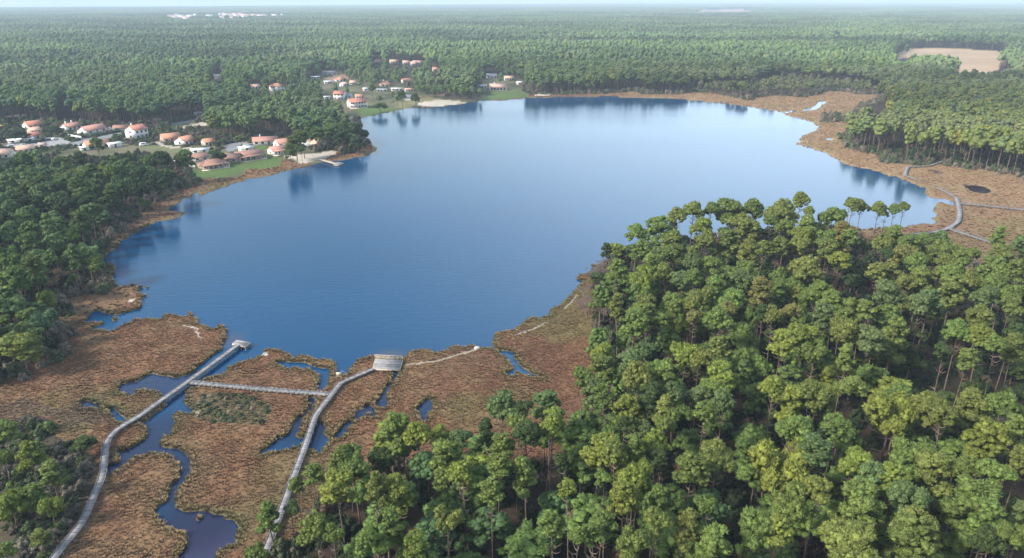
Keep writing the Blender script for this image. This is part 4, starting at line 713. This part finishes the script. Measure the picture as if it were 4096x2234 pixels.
# hedges, walls and a lamp post in the village
HEDGE = None
def hedge(label, c, pts, h=1.6, w_=1.4):
    p, ln = resample(P(c, pts), .9); rs = np.random.RandomState(len(pts)); cc = np.array([[x, y, h * .5] for x, y in p]); V, F = puffs(cc, np.full(len(cc), .9) * h / 1.6, 1, rs, 10, .3, .2); o = ob('hedge', mkmesh('hedge', V, F, [FOL]), loc=(0, 0, .2)); o['tint'] = [.04, .07, .03]; tag(o, label, 'hedge')
hedge('long clipped dark hedge along the street below the bungalow', '1', '870 375 960 370 1080 350 1200 325')
hedge('dark hedge left of the two-storey white house', '1', '1140 395 1200 372 1275 360')
hedge('dark hedge at the left driveway of the village', '1', '0 500 130 500')
hedge('dark hedge running below the low white sheds', '1', '230 455 340 435')
def wall_(label, c, pts, h, mat, name='garden_wall'):
    p = P(c, pts); mb = MB(); o0 = p[0]
    for u, v_ in zip(p[:-1], p[1:]): mb.box((u[0] + v_[0]) / 2 - o0[0], (u[1] + v_[1]) / 2 - o0[1], h / 2, math.hypot(v_[0] - u[0], v_[1] - u[1]) + .2, .25, h, math.atan2(v_[1] - u[1], v_[0] - u[0]))
    o = ob(name, mb.mesh(name, [mat]), loc=(o0[0], o0[1], .1)); tag(o, label, 'wall')
wall_('white garden wall of the long bungalow facing the street', '1', '690 380 820 400', 2.0, WHITE)
wall_('pinkish garden wall beside the left driveway', '1', '385 462 475 462', 1.8, plain('pink_wall', (.5, .36, .32), .9, .1))
wall_('low white wall behind the pines of the left wood', '1', '1730 640 1960 690', 1.8, WHITE)
wall_('low pale quay wall on the far shore wood edge', '3', '2400 388 2520 391', .9, CREAM)
gx, gy = G(*px('1', 845, 460)); lp = ob('street_lamp', None, loc=(gx, gy, .2)); tag(lp, 'slim dark street lamp at the left end of the village street', 'lamp')
q = MB(); q.tube([(0, 0, 0), (0, 0, 5.6), (.3, 0, 6.0), (1.1, 0, 6.1)], [.1, .08, .06, .05], 6); ob('pole', q.mesh('pole', [SHUT]), lp); q = MB(); q.box(1.3, 0, 6.08, .6, .25, .12); ob('lamp_head', q.mesh('lamp_head', [CARC[3]]), lp)
gx, gy = G(*px('1', 15, 285)); tb = ob('chute_slide', None, loc=(gx, gy, .3)); tag(tb, 'yellow sloping bar peeking in at the left frame edge', 'slide'); q = MB(); q.tube([(-6, 0, 3.2), (2.3, 0, .6)], [.5, .5], 8); ob('chute', q.mesh('chute', [plain('yellow_plastic', (.7, .42, .03), .5, .05)]), tb)
# ------------------------------------------------------------------ the pines one can pick out
TT = {'y': ((.142, .172, .046), 'yellow-green'), 'g': ((.108, .150, .050), 'green'), 'o': ((.118, .140, .048), 'olive green'), 'b': ((.088, .126, .060), 'bluish green'), 'd': ((.045, .070, .030), 'dark green'), 't': ((.145, .138, .058), 'tan-green')}
SHP = {'umbrella': 'broad', 'dome': 'round', 'tall': 'narrow', 'ragged': 'ragged'}
PINES = {'A': '155 580 210 y 6|360 480 190 g|570 380 260 g|750 280 170 o|935 230 190 o|1100 230 150 g|1330 200 260 g|1550 190 200 g|1840 200 280 o|2015 120 150 y|2080 270 100 o|2325 260 240 g|2520 180 150 o|390 620 190 g|750 540 290 o|1050 540 200 o|1020 400 180 y|1280 520 200 o|1460 360 260 o|1470 610 170 o|1700 340 150 g|1860 420 170 g|1620 640 140 o|1760 600 180 o|2090 360 220 g|2060 480 200 y|2240 530 180 g|2280 620 170 o|1980 600 200 o|2420 430 200 t|2080 780 300 o|2410 740 190 y|2530 520 170 g|190 850 180 g|480 770 250 g|430 930 270 y|670 880 160 o|590 700 140 b|710 700 150 g|910 700 160 g|900 780 170 b|1070 790 200 g|820 950 170 b|940 960 160 g|1160 1000 240 g|990 1110 220 o|1330 1150 210 g|1480 850 210 g|1450 960 230 b|1640 1020 210 t|1310 1300 160 t|2180 1070 240 g|2300 1180 230 g|2240 1300 230 b|200 1180 170 o|400 1100 170 g|420 1210 190 o|470 1290 200 g|730 1180 160 g|730 1250 160 o|1740 1340 180 o|1920 1300 170 t|1620 1310 130 d|2420 1350 200 g|2530 1250 160 g|940 1240 170 o|1200 1370 230 g|330 1380 240 g|940 1380 140 t',
 'B': '1230 130 190 g|1170 220 180 o|1400 220 200 g|1560 215 170 g|1740 195 150 b|2330 140 150 g|2510 220 170 b|1365 310 240 t|1750 270 270 g|1990 350 220 g|2330 320 250 o|1480 410 210 g|1220 370 120 d|1090 520 180 o|1250 530 170 o|1540 560 270 o|1380 640 190 o|1210 740 230 b|1600 800 200 b|1530 870 190 b|1760 430 180 o|1870 520 230 g|2040 590 230 o|1840 660 260 o|2270 450 270 g|2320 560 210 g|2350 690 260 g|2200 780 220 b|2510 480 180 o|2400 850 190 g|2080 960 250 o|2150 1160 230 y|1900 1110 220 g|960 930 230 o|1210 960 260 g|1270 1080 290 o|740 1080 300 o|1050 1180 260 b|110 1240 230 y|370 1180 290 y|2470 1270 190 o|2300 1310 170 g|1750 1370 150 d|1950 1390 180 g|2420 1130 150 d|760 1390 180 g|480 1390 200 o',
 'C': '1310 110 180 y|1290 210 230 g|1650 90 220 b|1530 200 220 b|1600 340 260 o|1060 380 200 g|1200 470 230 b|1330 560 170 g|1900 280 210 g|2080 90 260 y|2220 160 180 o|2410 320 280 y|2400 450 260 g|1740 540 220 d|1960 540 200 b|2200 560 220 b|2250 720 200 g|1550 640 300 y|1860 680 200 o|1930 800 230 g|260 650 260 b|760 600 260 b|540 710 160 d|720 780 200 y|760 900 220 y|420 860 220 g|500 960 220 d|230 1040 220 g|100 900 180 d|1690 890 190 b|1460 890 160 d|1220 1050 310 y|1430 1140 210 o|1560 1080 170 g|1830 1030 280 y|2420 1130 300 o|2160 1310 300 o|230 1260 220 g|540 1290 250 g|1600 1350 240 y|2480 650 180 b|2470 40 200 o|880 1270 200 d|1860 1260 150 d',
 'Q': '820 740 330 y|580 780 160 g|740 870 280 y|210 880 170 y|1120 890 200 g|1620 1000 200 g|2120 1180 350 g|440 1350 180 g|880 1340 300 o|1600 1360 380 g|200 1370 150 g|1000 1150 260 o|500 1130 260 g|60 1150 240 g|1380 1180 240 o',
 'E': '1010 190 370 y|1100 130 250 g|1350 200 240 o|1480 270 220 o|1700 170 240 o|1930 200 260 g|230 380 260 g|520 370 200 g|1820 430 300 y|2070 370 180 g|110 640 430 y|680 650 230 y|440 590 220 b|1150 600 340 g|1390 700 320 o|1600 710 200 g|1850 800 250 g|870 780 220 b|1060 820 220 y|2060 680 200 o|190 1020 300 g|370 950 220 o|740 1000 340 g|1150 980 300 b|1720 980 400 g|1220 1170 300 o|670 1290 400 o|1260 1290 380 o|60 1240 200 y|1780 1130 300 g|2040 1310 220 g|1780 1390 200 d|2080 1130 150 b|400 80 270 o|210 110 200 y|50 60 200 y|640 40 200 o',
 'F': '530 760 160 g 9|400 870 110 g 9|180 1050 180 g 9|350 1060 120 b 8|790 640 240 g 14|720 860 240 y 13|850 760 230 g 14|1150 440 230 g 15|1310 510 200 y 15|1040 640 190 d 10|1150 920 240 y|560 1260 240 g|980 920 160 o|720 1370 150 g|1010 1360 230 g|1270 1370 200 y|80 1380 180 g 7',
 'R6': '1230 450 300 g|1400 680 240 y|1290 350 180 b|1150 200 190 y 9|1640 840 220 g|700 1150 260 g|1200 1150 240 o',
 'R2': '470 880 200 o 16|690 890 210 g 16|890 920 160 g 14|1000 900 160 o 14|320 850 110 o 15|760 1000 90 g 12',
 'L': '200 720 210 g|240 800 230 g|270 900 200 g|60 1010 180 g|120 1100 190 g|280 1110 170 o|640 820 160 y 12|690 690 170 g|520 530 220 d|600 560 180 d|740 480 210 g|780 560 220 d|960 450 150 g|1080 380 180 b|1230 300 180 d|780 310 180 g|430 430 190 b|190 540 220 d|370 350 140 g|280 290 130 o|130 240 150 d|210 160 150 g|590 1040 140 g 11|700 1000 140 g 11|820 1090 150 y 10|600 1100 100 g 8|650 1230 90 y 7|60 700 130 d|1240 540 90 y 7|1080 600 120 d 10|860 40 120 o|1130 170 160 d|680 170 150 d|1310 180 150 g|1440 160 150 d|1620 140 150 g|390 1380 120 y 8|130 1230 160 g|980 290 130 y|240 420 150 o|60 460 150 d|550 200 150 o|1000 200 140 g|1190 420 170 d|1330 340 150 d|540 400 150 g|40 580 140 d|330 560 150 d|660 400 170 g|860 620 140 b|960 560 130 d|1450 360 130 d',
 '4': '110 60 240 g 14|460 240 160 y 8|110 330 110 b 8|290 400 180 g 9|280 530 190 y 9|200 700 250 y 9|340 650 150 g 8|40 480 90 g 8',
 '5': '80 170 170 g 8|290 370 200 y 8|500 550 200 g 7|30 430 110 g 7|90 830 220 y 8|290 770 190 g 8|490 890 180 y 7|400 1190 150 o 5|60 1340 160 g 7|810 270 170 d 4',
 '3': '380 760 140 o 15|560 690 130 g 15|640 690 120 g 14|720 640 150 g 15|440 720 110 o 15|780 700 140 d 14|850 650 150 d 14|340 830 90 y 12|430 850 60 g 11|1090 460 110 o 9|1280 370 70 g 14|1390 390 70 g 12|500 640 110 g 15|960 690 80 d 9|900 760 110 d 10',
 '1': '205 330 170 d 9|2170 540 160 d 8|2130 120 200 g 15|1560 90 150 d 14|560 290 130 d 7|2410 380 130 o 6|1430 120 100 o 12'}
placed = []
ordn = 0; LAB = []
SPECIAL = {('A', '155'): 'lone pale pine standing over the lake at the left tip of the wood', ('A', '2015'): 'small flat-topped pine with thin bare trunk rising against the lake', ('A', '2325'): 'dark round pine alone against the lake between wood and lone group',
           ('A', '2520'): 'leaning thin pine at the left of the waterside group', ('E', '1010'): 'big yellow-green pine rising beside the dark hollow of the big wood', ('5', '810'): 'single small round dark pine on the heath left of the boardwalk bend',
           ('3', '1090'): 'broad round oak-like tree by the balcony house lawn', ('1', '205'): 'round umbrella pine in front of the white sheds', ('4', '110 330'): 'slender young spruce-like tree left of the bright shrubby trees', ('1', '2170'): 'round dark tree hiding the small orange house'}
for c, s in PINES.items():
    for it in s.split('|'):
        f = it.split(); x_, y_, w_ = map(float, f[:3]); tn = f[3]; top = float(f[4]) if len(f) > 4 else (18.5 if c in 'ABCQER6F' else 15.5); top += random.uniform(-1.2, 1.2)
        kf = ordn % NV; ordn += 1
        if c in ('A', 'R2') and (y_ < 300 or c == 'R2') and KINDS[kf] != 'umbrella': kf = 0
        k = KINDS[kf]; me, hc, tr = NEAR[kf]
        sx, sy = px(c, x_, y_); gx, gy = G(sx, sy, top * .8); d = SC(gx, gy, top * .8)[2]; wm = w_ / CR[c][2] * d / FPX
        wm = min(max(wm, 2.2), 11); sc = (1.32 if c in 'ABCQER3R6' else 1.12 if c in ('1', '3', 'L', 'R2') else 1.5 if c in '45' else 1.25) * wm / (CW * (.8 if k == 'tall' else 1)); sz = min(sc * random.uniform(.9, 1.1), top * .62 / hc); base = max(top - hc * sz, top * .12); 
        root = ob('pine_tree', None, loc=(gx, gy, .35)); root.rotation_euler = (random.uniform(-.05, .05), random.uniform(-.05, .05), random.uniform(0, 6.28))
        co, tw = TT[tn]; u = random.uniform(.88, 1.18) * 1.08; co = (co[0] * 1.0, co[1] * 1.0, co[2] * .74)
        if c in ('L', '3', '1'): co = (co[0] * .68, co[1] * .80, co[2] * .8);  # left-hand crowns dimmed towards blue, their lighting put into the tint
        cr_ = ob('crown', me, root, loc=(0, 0, base)); cr_.scale = (sc, sc, sz); cr_['tint'] = [co[0] * u * random.uniform(.92, 1.08), co[1] * u, co[2] * u]
        t_ = ob('trunk', tr, root); t_.scale = (max(sc * .9, .5), max(sc * .9, .5), (base + .42 * hc * sz) / (11.5 + .55 * hc))
        size = 'small' if wm < 5 else 'big' if wm > 9.2 else ''
        LAB.append((root, SPECIAL.get((c, f[0] + ' ' + f[1]), SPECIAL.get((c, f[0])) if f[0] != '110' else None), ('%s %s %s' % (size, SHP[k], tw)).strip(), sx, sy)); placed.append((gx, gy, wm / 2, top))
ONES = 'first second third fourth fifth sixth seventh eighth ninth'.split(); TEENS = 'tenth eleventh twelfth thirteenth fourteenth fifteenth sixteenth seventeenth eighteenth nineteenth'.split()
def ordinal(n): return ONES[n - 1] if n < 10 else TEENS[n - 10] if n < 20 else {20: 'twentieth', 30: 'thirtieth'}[n] if n % 10 == 0 else ('twenty-' if n < 30 else 'thirty-') + ONES[n % 10 - 1]
for area, test, nrow in [('in the big wood', lambda sx, sy: sx > 1020 and sy > 740, 12), ('on the lower heath', lambda sx, sy: sx <= 1020 and sy > 1100, 4), ('in the left wood', lambda sx, sy: sx < 860 and 560 < sy <= 1100, 7), ('by the village', lambda sx, sy: True, 3)]:
    grp = [q for q in LAB if test(q[3], q[4])]; LAB = [q for q in LAB if q not in grp]; grp.sort(key=lambda q: -q[4]); per = -(-len(grp) // nrow)
    for rw in range(nrow):
        for k, q in enumerate(sorted(grp[rw * per:(rw + 1) * per], key=lambda q: q[3])):
            tag(q[0], q[1] or '%s pine %s, %s row up, %s from left' % (q[2], area, ordinal(rw + 1), ordinal(k + 1)), 'tree', 'pines standing out one by one')
PL = np.array(placed); print('placed', len(PL))
def clear_of_placed(x, y, k=.9):
    ok = np.ones(x.shape, bool)
    for a_, b_, r_, t_ in PL: ok &= np.hypot(x - a_, y - b_) > r_ * k
    return ok
# ------------------------------------------------------------------ woods
FRONT = None
def f_tint(x, y, bright=1.0):
    n = len(x); a_ = fbm(x, y, 60, 3, 91)[:, None]; b_ = RS.rand(n, 1); right = np.clip((x + 40) / 220, 0, 1)[:, None] * np.clip(1 - (y - 420) / 500, 0, 1)[:, None]
    c = np.array([.064, .110, .040]) * (1 - a_) + np.array([.088, .132, .046]) * a_; c = c * (1 - right) + np.array([.115, .145, .042]) * right  # near right woods turned yellower: their lighting is painted into the tint
    c = np.where(b_ > .93, c * np.array([1.5, 1.2, .9]), c); c = np.where(b_ < .12, c * np.array([.75, .85, 1.2]), c)
    st = np.clip((fbm(x + .4 * y, (y - .1 * x) * 1.6, 260, 2, 191) - .5) * 2 + .5, 0, 1)[:, None]; st2 = np.clip((fbm(x - .2 * y, y * 2.2, 110, 2, 193) - .5) * 1.7 + .5, 0, 1)[:, None]
    c = c * (.5 + .5 * st + .4 * st2) ** np.clip(y / 500, .3, 1.6)[:, None]; g_ = np.clip((st2 - .62) * 8, 0, 1) * (y > 300)[:, None]; c = c * (1 - .5 * g_) + np.array([.105, .125, .075]) * .5 * g_  # stand tones, with dark bands painting the stands' shadow sides into the tint
    return c * (.88 + .24 * RS.rand(n, 1)) * bright * 1.12 * np.array([1.02, 1, .88])
def f1zone(x, y): return (y < 330) & (x > -60) & ~inside(OPEN, x, y)
ALLOPEN = [f[0] for f in FIELD]
YOUNG = P('R7', '1750 745 2000 745 2250 760') + P('R1', '300 745 700 780 1000 800 1240 860 1245 885 1020 885 850 850 620 875 480 905 200 890 -20 915') + P('R7', '2100 800 1850 770')
TRACKS = [(760, -.10, -700, -260, 7), (905, .04, -260, 380, 7), (1010, .12, 180, 620, 8), (1120, -.06, -800, -120, 9), (1230, .05, -60, 500, 10), (1390, -.03, -500, 250, 12), (1560, .08, 200, 1100, 14), (1750, -.05, -1200, -100, 14), (1980, .03, -400, 900, 18), (2300, -.04, -1500, 100, 22), (2700, .05, -200, 1700, 28), (3200, -.02, -1900, 700, 34), (3700, .03, -400, 2500, 40),
    (980, 2.5, -420, -150, 16), (620, -.9, -620, -330, 5)]
def forest_ok(x, y):
    ok = ~inside(OPEN, x, y)
    for p in ALLOPEN: ok &= ~inside(p, x, y)
    for p, k in PATCH[:3]: ok &= ~inside(p, x, y)
    ok &= ~inside(YOUNG, x, y)
    for a0, b0, xa, xb, w_ in TRACKS: ok &= ~((np.abs(y - a0 - b0 * x) < w_ * 1.5) & (x > xa) & (x < xb))
    return ok & (lake_sd(x, y) > 2)
# mid distance pines (up to 1.4 km)
x, y = jgrid(-1100, 1100, 60, 1400, 6.9); m = inview(x, y, 4, 1400, 60) & forest_ok(x, y); x, y = x[m], y[m]
top = 13.5 + 4 * fbm(x, y, 45, 2, 95) + 5 * fbm(x + .4 * y, (y - .1 * x) * 1.6, 260, 2, 191) + RS.uniform(-1.8, 1.8, len(x)); f1 = f1zone(x, y)
m = visible_ok(x, y, top, 3.2) & np.where(y < 330, np.where((x < 75) & (y < 190), clear_of_placed(x, y, .6), clear_of_placed(x, y, .95)), True); x, y, top, f1 = x[m], y[m], top[m], f1[m]
near = (y < 330)
fw = f1 & (x < 75) & (y < 190); top = np.where(f1, np.where(fw, RS.uniform(9, 14.5, len(x)), RS.uniform(5, 10, len(x))), np.where(near, top * .86, top)); 
keepm = np.where(f1, RS.rand(len(x)) < np.where(fw, .9, .62), True) & (fbm(x, y, 30, 2, 99) > .24); x, y, top, f1, near, fw = [q[keepm] for q in (x, y, top, f1, near, fw)]
edge = lake_sd(x, y) < 26; top = np.where(edge & ~f1, top * RS.uniform(.55, 1, len(x)), top)
tint = f_tint(x, y); tint[f1] *= np.array([.46, .50, .42]); tint[fw] *= 2.1
s = RS.uniform(.8, 1.12, len(x)) * np.where(near, .85, 1); s = np.where(f1, s * np.where(fw, 1.0, .75), s); idx = RS.randint(0, 8, len(x))
nearm = np.hypot(x, y) < 900
def put(name, pc, mk, nk, hb, lab):
    if not mk.any(): return
    n = int(mk.sum()); sz = top[mk] / hb; scatter(name, pc, x[mk], y[mk], np.full(n, .3), np.stack([s[mk], s[mk], sz], 1), RS.uniform(0, 6.28, n), idx[mk] % nk, tint[mk], lab, 'forest')
put('pine_wood_near', PC_FILL, near & nearm, 8, 17.5, 'lower green pines filling the near woods between the big crowns')
put('pine_wood', PC_MID, ~near & nearm, 8, 17.5, 'dense green pine wood behind the lake and village')
put('pine_wood_far', PC_FAR, ~nearm, 6, 16.5, 'unbroken pine forest stretching away beyond the lake')
print('mid trees', len(x))
# scattered garden trees of the far village and the village, shrubs at wood edges
def on_walk(x, y, pad=.0):
    m = np.zeros(x.shape, bool)
    for p, w_ in WALKS: m |= sdist(p, x, y, False) < w_ / 2 + .25 + pad
    return m
def scatter_zone(name, poly, sp, pc, nk, hmin, hmax, hb, wmul, tintf, label, cat, prob=1.0, half=2.5, extra=None, keepok=True, shore=1.5):
    p = np.array(poly); x, y = jgrid(p[:, 0].min(), p[:, 0].max(), p[:, 1].min(), p[:, 1].max(), sp); m = inside(poly, x, y) & inview(x, y, 3) & (RS.rand(len(x)) < prob); x, y = x[m], y[m]
    m = lake_sd(x, y) > shore
    if extra is not None: m &= extra(x, y)
    h = RS.uniform(hmin, hmax, len(x))
    if keepok: m &= visible_ok(x, y, h, half)
    for q, k in PATCH: m &= ~inside(q, x, y)
    x, y, h = x[m], y[m], h[m]; m = ~on_walk(x, y, .9); x, y, h = x[m], y[m], h[m]; n = len(x)
    if not n: return
    sz = h / hb; sw = sz ** .6 * wmul * RS.uniform(.8, 1.2, n); scatter(name, pc, x, y, np.full(n, .25), np.stack([sw, sw, sz], 1), RS.uniform(0, 6.28, n), RS.randint(0, nk, n), tintf(x, y), label, cat); print(name, n)
V2P = P('3', '-60 340 160 290 350 330 480 250 600 190 760 175 800 240 1060 250 1300 250 1400 330 1560 380 1900 400 1900 260 2080 210 2240 220 2330 270 2350 370') + P('3', '2340 400 1900 440 1400 455 1260 500 930 500 850 540') + P('3', '760 460 400 410 0 410', 12)
scatter_zone('garden_trees', V2P, 6.5, PC_MID, 8, 9, 16, 17.5, .7, lambda x, y: f_tint(x, y, .95), 'green trees scattered between the far village houses', 'trees', .85)
scatter_zone('shore_trees', P('3', '1340 400 1500 380 1640 395 1960 400 1960 430 1830 445 1640 420 1440 430'), 6, PC_MID, 8, 10, 15, 17.5, .65, lambda x, y: f_tint(x, y, .95), 'pines standing behind the far sandy beach', 'trees', .8)
VG = P('1', '-100 250 600 255 1300 285 2050 340 2450 440 2560 600 1950 560 1750 500 1300 460 830 490 0 600')
scatter_zone('village_trees', VG, 7, PC_MID, 8, 3.5, 8, 17.5, .75, lambda x, y: f_tint(x, y, .85), 'small garden trees and bushes among the village houses', 'trees', .8)
BT = lambda x, y: np.where(RS.rand(len(x), 1) < .3, np.array([[.10, .085, .06]]), np.array([[.05, .075, .03]])) * (.6 + .8 * RS.rand(len(x), 1))
scatter_zone('village_bushes', VG, 3.2, PC_BUSH, 5, 1.2, 2.8, 1.3, 1.3, BT, 'garden shrubs of the village', 'shrubs', .7, 1.0)
scatter_zone('heath_scrub', SCRUB, 1.7, PC_BUSH, 5, .7, 2.4, 1.2, 1.1, lambda x, y: np.where((RS.rand(len(x), 1) + fbm(x, y, 8, 2, 5)[:, None]) / 2 < .47, np.array([[.105, .095, .07]]), np.where(RS.rand(len(x), 1) < .35, np.array([[.085, .12, .035]]), np.array([[.048, .07, .028]]))) * (.55 + .9 * RS.rand(len(x), 1)), 'low grey and dark green scrub along the left marsh edge', 'scrub', .8, keepok=False)
scatter_zone('green_scrub', GREENP, 1.5, PC_BUSH, 5, .5, 1.2, 1.2, .9, lambda x, y: np.where(RS.rand(len(x), 1) < .25, np.array([[.26, .22, .15]]), np.array([[.07, .088, .04]])) * (.6 + .7 * RS.rand(len(x), 1)), 'patch of low green shrubs in the marsh between boardwalks', 'scrub', .75, keepok=False)
def near_edge(x, y): return ~inside(OPEN, x, y)
# undergrowth in the near woods
FW = [(-300, 60), (330, 60), (330, 420), (-300, 420)]
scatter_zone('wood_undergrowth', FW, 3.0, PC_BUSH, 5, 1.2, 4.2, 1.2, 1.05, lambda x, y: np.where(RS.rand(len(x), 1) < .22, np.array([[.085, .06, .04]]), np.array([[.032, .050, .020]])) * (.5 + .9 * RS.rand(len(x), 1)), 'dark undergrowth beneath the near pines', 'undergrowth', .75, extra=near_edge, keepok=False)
# grey thickets where wood meets marsh: ring just outside the forest line
def ring(x, y):
    o = inside(OPEN, x, y); d = sdist(OPEN, x, y); return (d > -5) & (d < 4) & ~(inside(VILL, x, y) & (y < 400)) & ~((y < 215) & (x > -70) & (d < .5))
RG = [(-330, 60), (520, 60), (520, 760), (-330, 760)]
scatter_zone('edge_thicket', RG, 3.1, PC_BUSH, 5, 1.5, 4.5, 1.2, .95, lambda x, y: np.where(RS.rand(len(x), 1) < .5, np.array([[.15, .125, .095]]), np.array([[.075, .095, .045]])) * (.6 + .7 * RS.rand(len(x), 1)), 'grey-brown and green thicket along the foot of the woods', 'scrub', .8, extra=ring, keepok=False)
BTH = lambda c, s: P(c, s)
scatter_zone('bare_thicket', RG, 7.5, PC_BARE, 2, 3.5, 6.5, 9, .95, lambda x, y: np.full((len(x), 3), .15), 'bare grey young trees along the wood edge', 'scrub', .5, extra=ring, keepok=False)
scatter_zone('point_thicket', P('R3', '1150 470 1330 420 1400 560 1360 800 1250 950 1100 960 1000 860 1060 700 1090 600'), 2.4, PC_BARE, 2, 3, 5.5, 9, 1.1, lambda x, y: np.full((len(x), 3), .15), 'bare greyish thicket at the foot of the wooded point', 'scrub', .8, keepok=False)
scatter_zone('young_trees', YOUNG, 5.5, PC_MID, 8, 4.5, 9.5, 17.5, .62, lambda x, y: np.where(RS.rand(len(x), 1) < .3, np.array([[.15, .135, .075]]), np.array([[.105, .128, .05]])) * (.8 + .4 * RS.rand(len(x), 1)), 'young olive trees lining the far bog', 'trees', .9, keepok=False)
# autumn trees behind the upper village row
for k, (x_, y_, h_, lb) in enumerate([(1450, 240, 17, 'tall bare pinkish tree behind the two-storey white house'), (1590, 340, 12, 'bare reddish-brown tree right of the two-storey white house'), (1010, 250, 10, 'bare brown tree behind the long bungalow'), (560, 330, 8, 'leafless grey tree between the two leftmost roofs'), (1180, 250, 10, 'bare brown tree behind the low barn'), (2450, 440, 7, 'small bare brown tree near the gravel yard')]):
    gx, gy = G(*px('1', x_, y_)); o = ob('bare_tree', BARE[k % 2], loc=(gx, gy, .3)); o.scale = (h_ / 9 * 1.2, h_ / 9 * 1.2, h_ / 9); o.rotation_euler.z = k; tag(o, lb, 'tree', 'leafless trees of the village')
# far forest: 1.4 - 4 km as trees, beyond as joined clumps
x, y = jgrid(-2900, 2900, 900, 4000, 9.5); m = inview(x, y, 2, 4000, 1400) & forest_ok(x, y); x, y = x[m], y[m]
top = 15 + 5 * fbm(x, y, 90, 2, 95) + RS.uniform(-2, 2, len(x)); m = visible_ok(x, y, top, 4.2) & (fbm(x, y, 70, 2, 99) > .2); x, y, top = x[m], y[m], top[m]
tint = f_tint(x, y); s = RS.uniform(.95, 1.35, len(x)); idx = RS.randint(0, 6, len(x)); put('far_forest', PC_FAR, np.ones(len(x), bool), 6, 16.5, 'hazy pine forest in the distance'); print('far', len(x))
x, y = jgrid(-12000, 12000, 2000, 16000, 36); m = inview(x, y, 0, 16000, 3950) & ~inside([(-14000, 6900), (-5200, 5800), (-3000, 7700), (-1500, 9500), (1500, 13900), (9000, 27000), (-14000, 29000)], x, y)
for p in ALLOPEN: m &= ~inside(p, x, y)
x, y = x[m], y[m]; m = visible_ok(x, y, 16.0 + 0 * x, 15); x, y = x[m], y[m]
top = 14 + 7 * fbm(x, y, 600, 3, 95); tint = f_tint(x, y); s = np.full(len(x), 1.05); idx = RS.randint(0, 4, len(x)); put('horizon_forest', PC_PATCH, np.ones(len(x), bool), 4, 19, 'blue hazy forest out to the horizon'); print('patches', len(x))
# ------------------------------------------------------------------ marsh vegetation: reed tufts over the bog, denser and taller on the banks
def marsh(name, x, y, dens, hs, label):
    m = inview(x, y, 2) & inside(OPEN, x, y) & ~inside(VILL, x, y); x, y = x[m], y[m]; sd = lake_sd(x, y)
    p = np.where(sd < 2, 1.0, dens * (.45 + .9 * fbm(x, y, 5, 2, 12))); m = (sd > np.where(np.hypot(x, y) > 300, 2.2, .15)) & (RS.rand(len(x)) < p)
    for q, k in PATCH: m &= ~inside(q, x, y)
    x, y, sd = x[m], y[m], sd[m]; m = ~on_walk(x, y); x, y, sd = x[m], y[m], sd[m]
    n = len(x); h = hs * RS.uniform(.5, 1.15, n) * (.8 + .85 * np.clip(1 - sd / 1.8, 0, 1) + .5 * (fbm(x, y, 6, 2, 13) - .5)); ww = h * RS.uniform(1.0, 1.5, n) + .2
    c, _ = ground_col(x, y, np.maximum(sd, .8)); c = c * (1.0 + .35 * RS.rand(n, 1)); z = np.minimum(sd * .9, .3) - .05
    scatter(name, PC_TUFT, x, y, z, np.stack([ww, ww, h], 1), RS.uniform(0, 6.28, n), RS.randint(0, 6, n), c, label, 'reeds'); print(name, n)
x, y = jgrid(-150, 160, 60, 260, .5, .5); m = np.hypot(x, y) < 215; marsh('marsh_reeds', x[m], y[m], .9, .38, 'rust brown reeds and sedge covering the near marsh')
x, y = jgrid(-300, 500, 60, 760, 1.25, .5); m = np.hypot(x, y) >= 215; marsh('far_marsh_reeds', x[m], y[m], .5, .7, 'tan and rust grass of the far bog and lake rim')
# ------------------------------------------------------------------ haze
hz = MB(); hz.box(0, 7000, (88 - 6) / 2, 34000, 46000, 94); hm = bpy.data.materials.new('haze'); hm.use_nodes = True; hn = hm.node_tree; hn.nodes.remove(hn.nodes['Principled BSDF'])
pv = hn.nodes.new('ShaderNodeVolumePrincipled'); pv.inputs['Color'].default_value = (.66, .81, .98, 1); pv.inputs['Density'].default_value = HAZE; pv.inputs['Anisotropy'].default_value = .0
hn.links.new(pv.outputs[0], hn.nodes['Material Output'].inputs['Volume'])
h_ = ob('haze', hz.mesh('haze', [hm]), kind='stuff'); h_.display_type = 'WIRE'
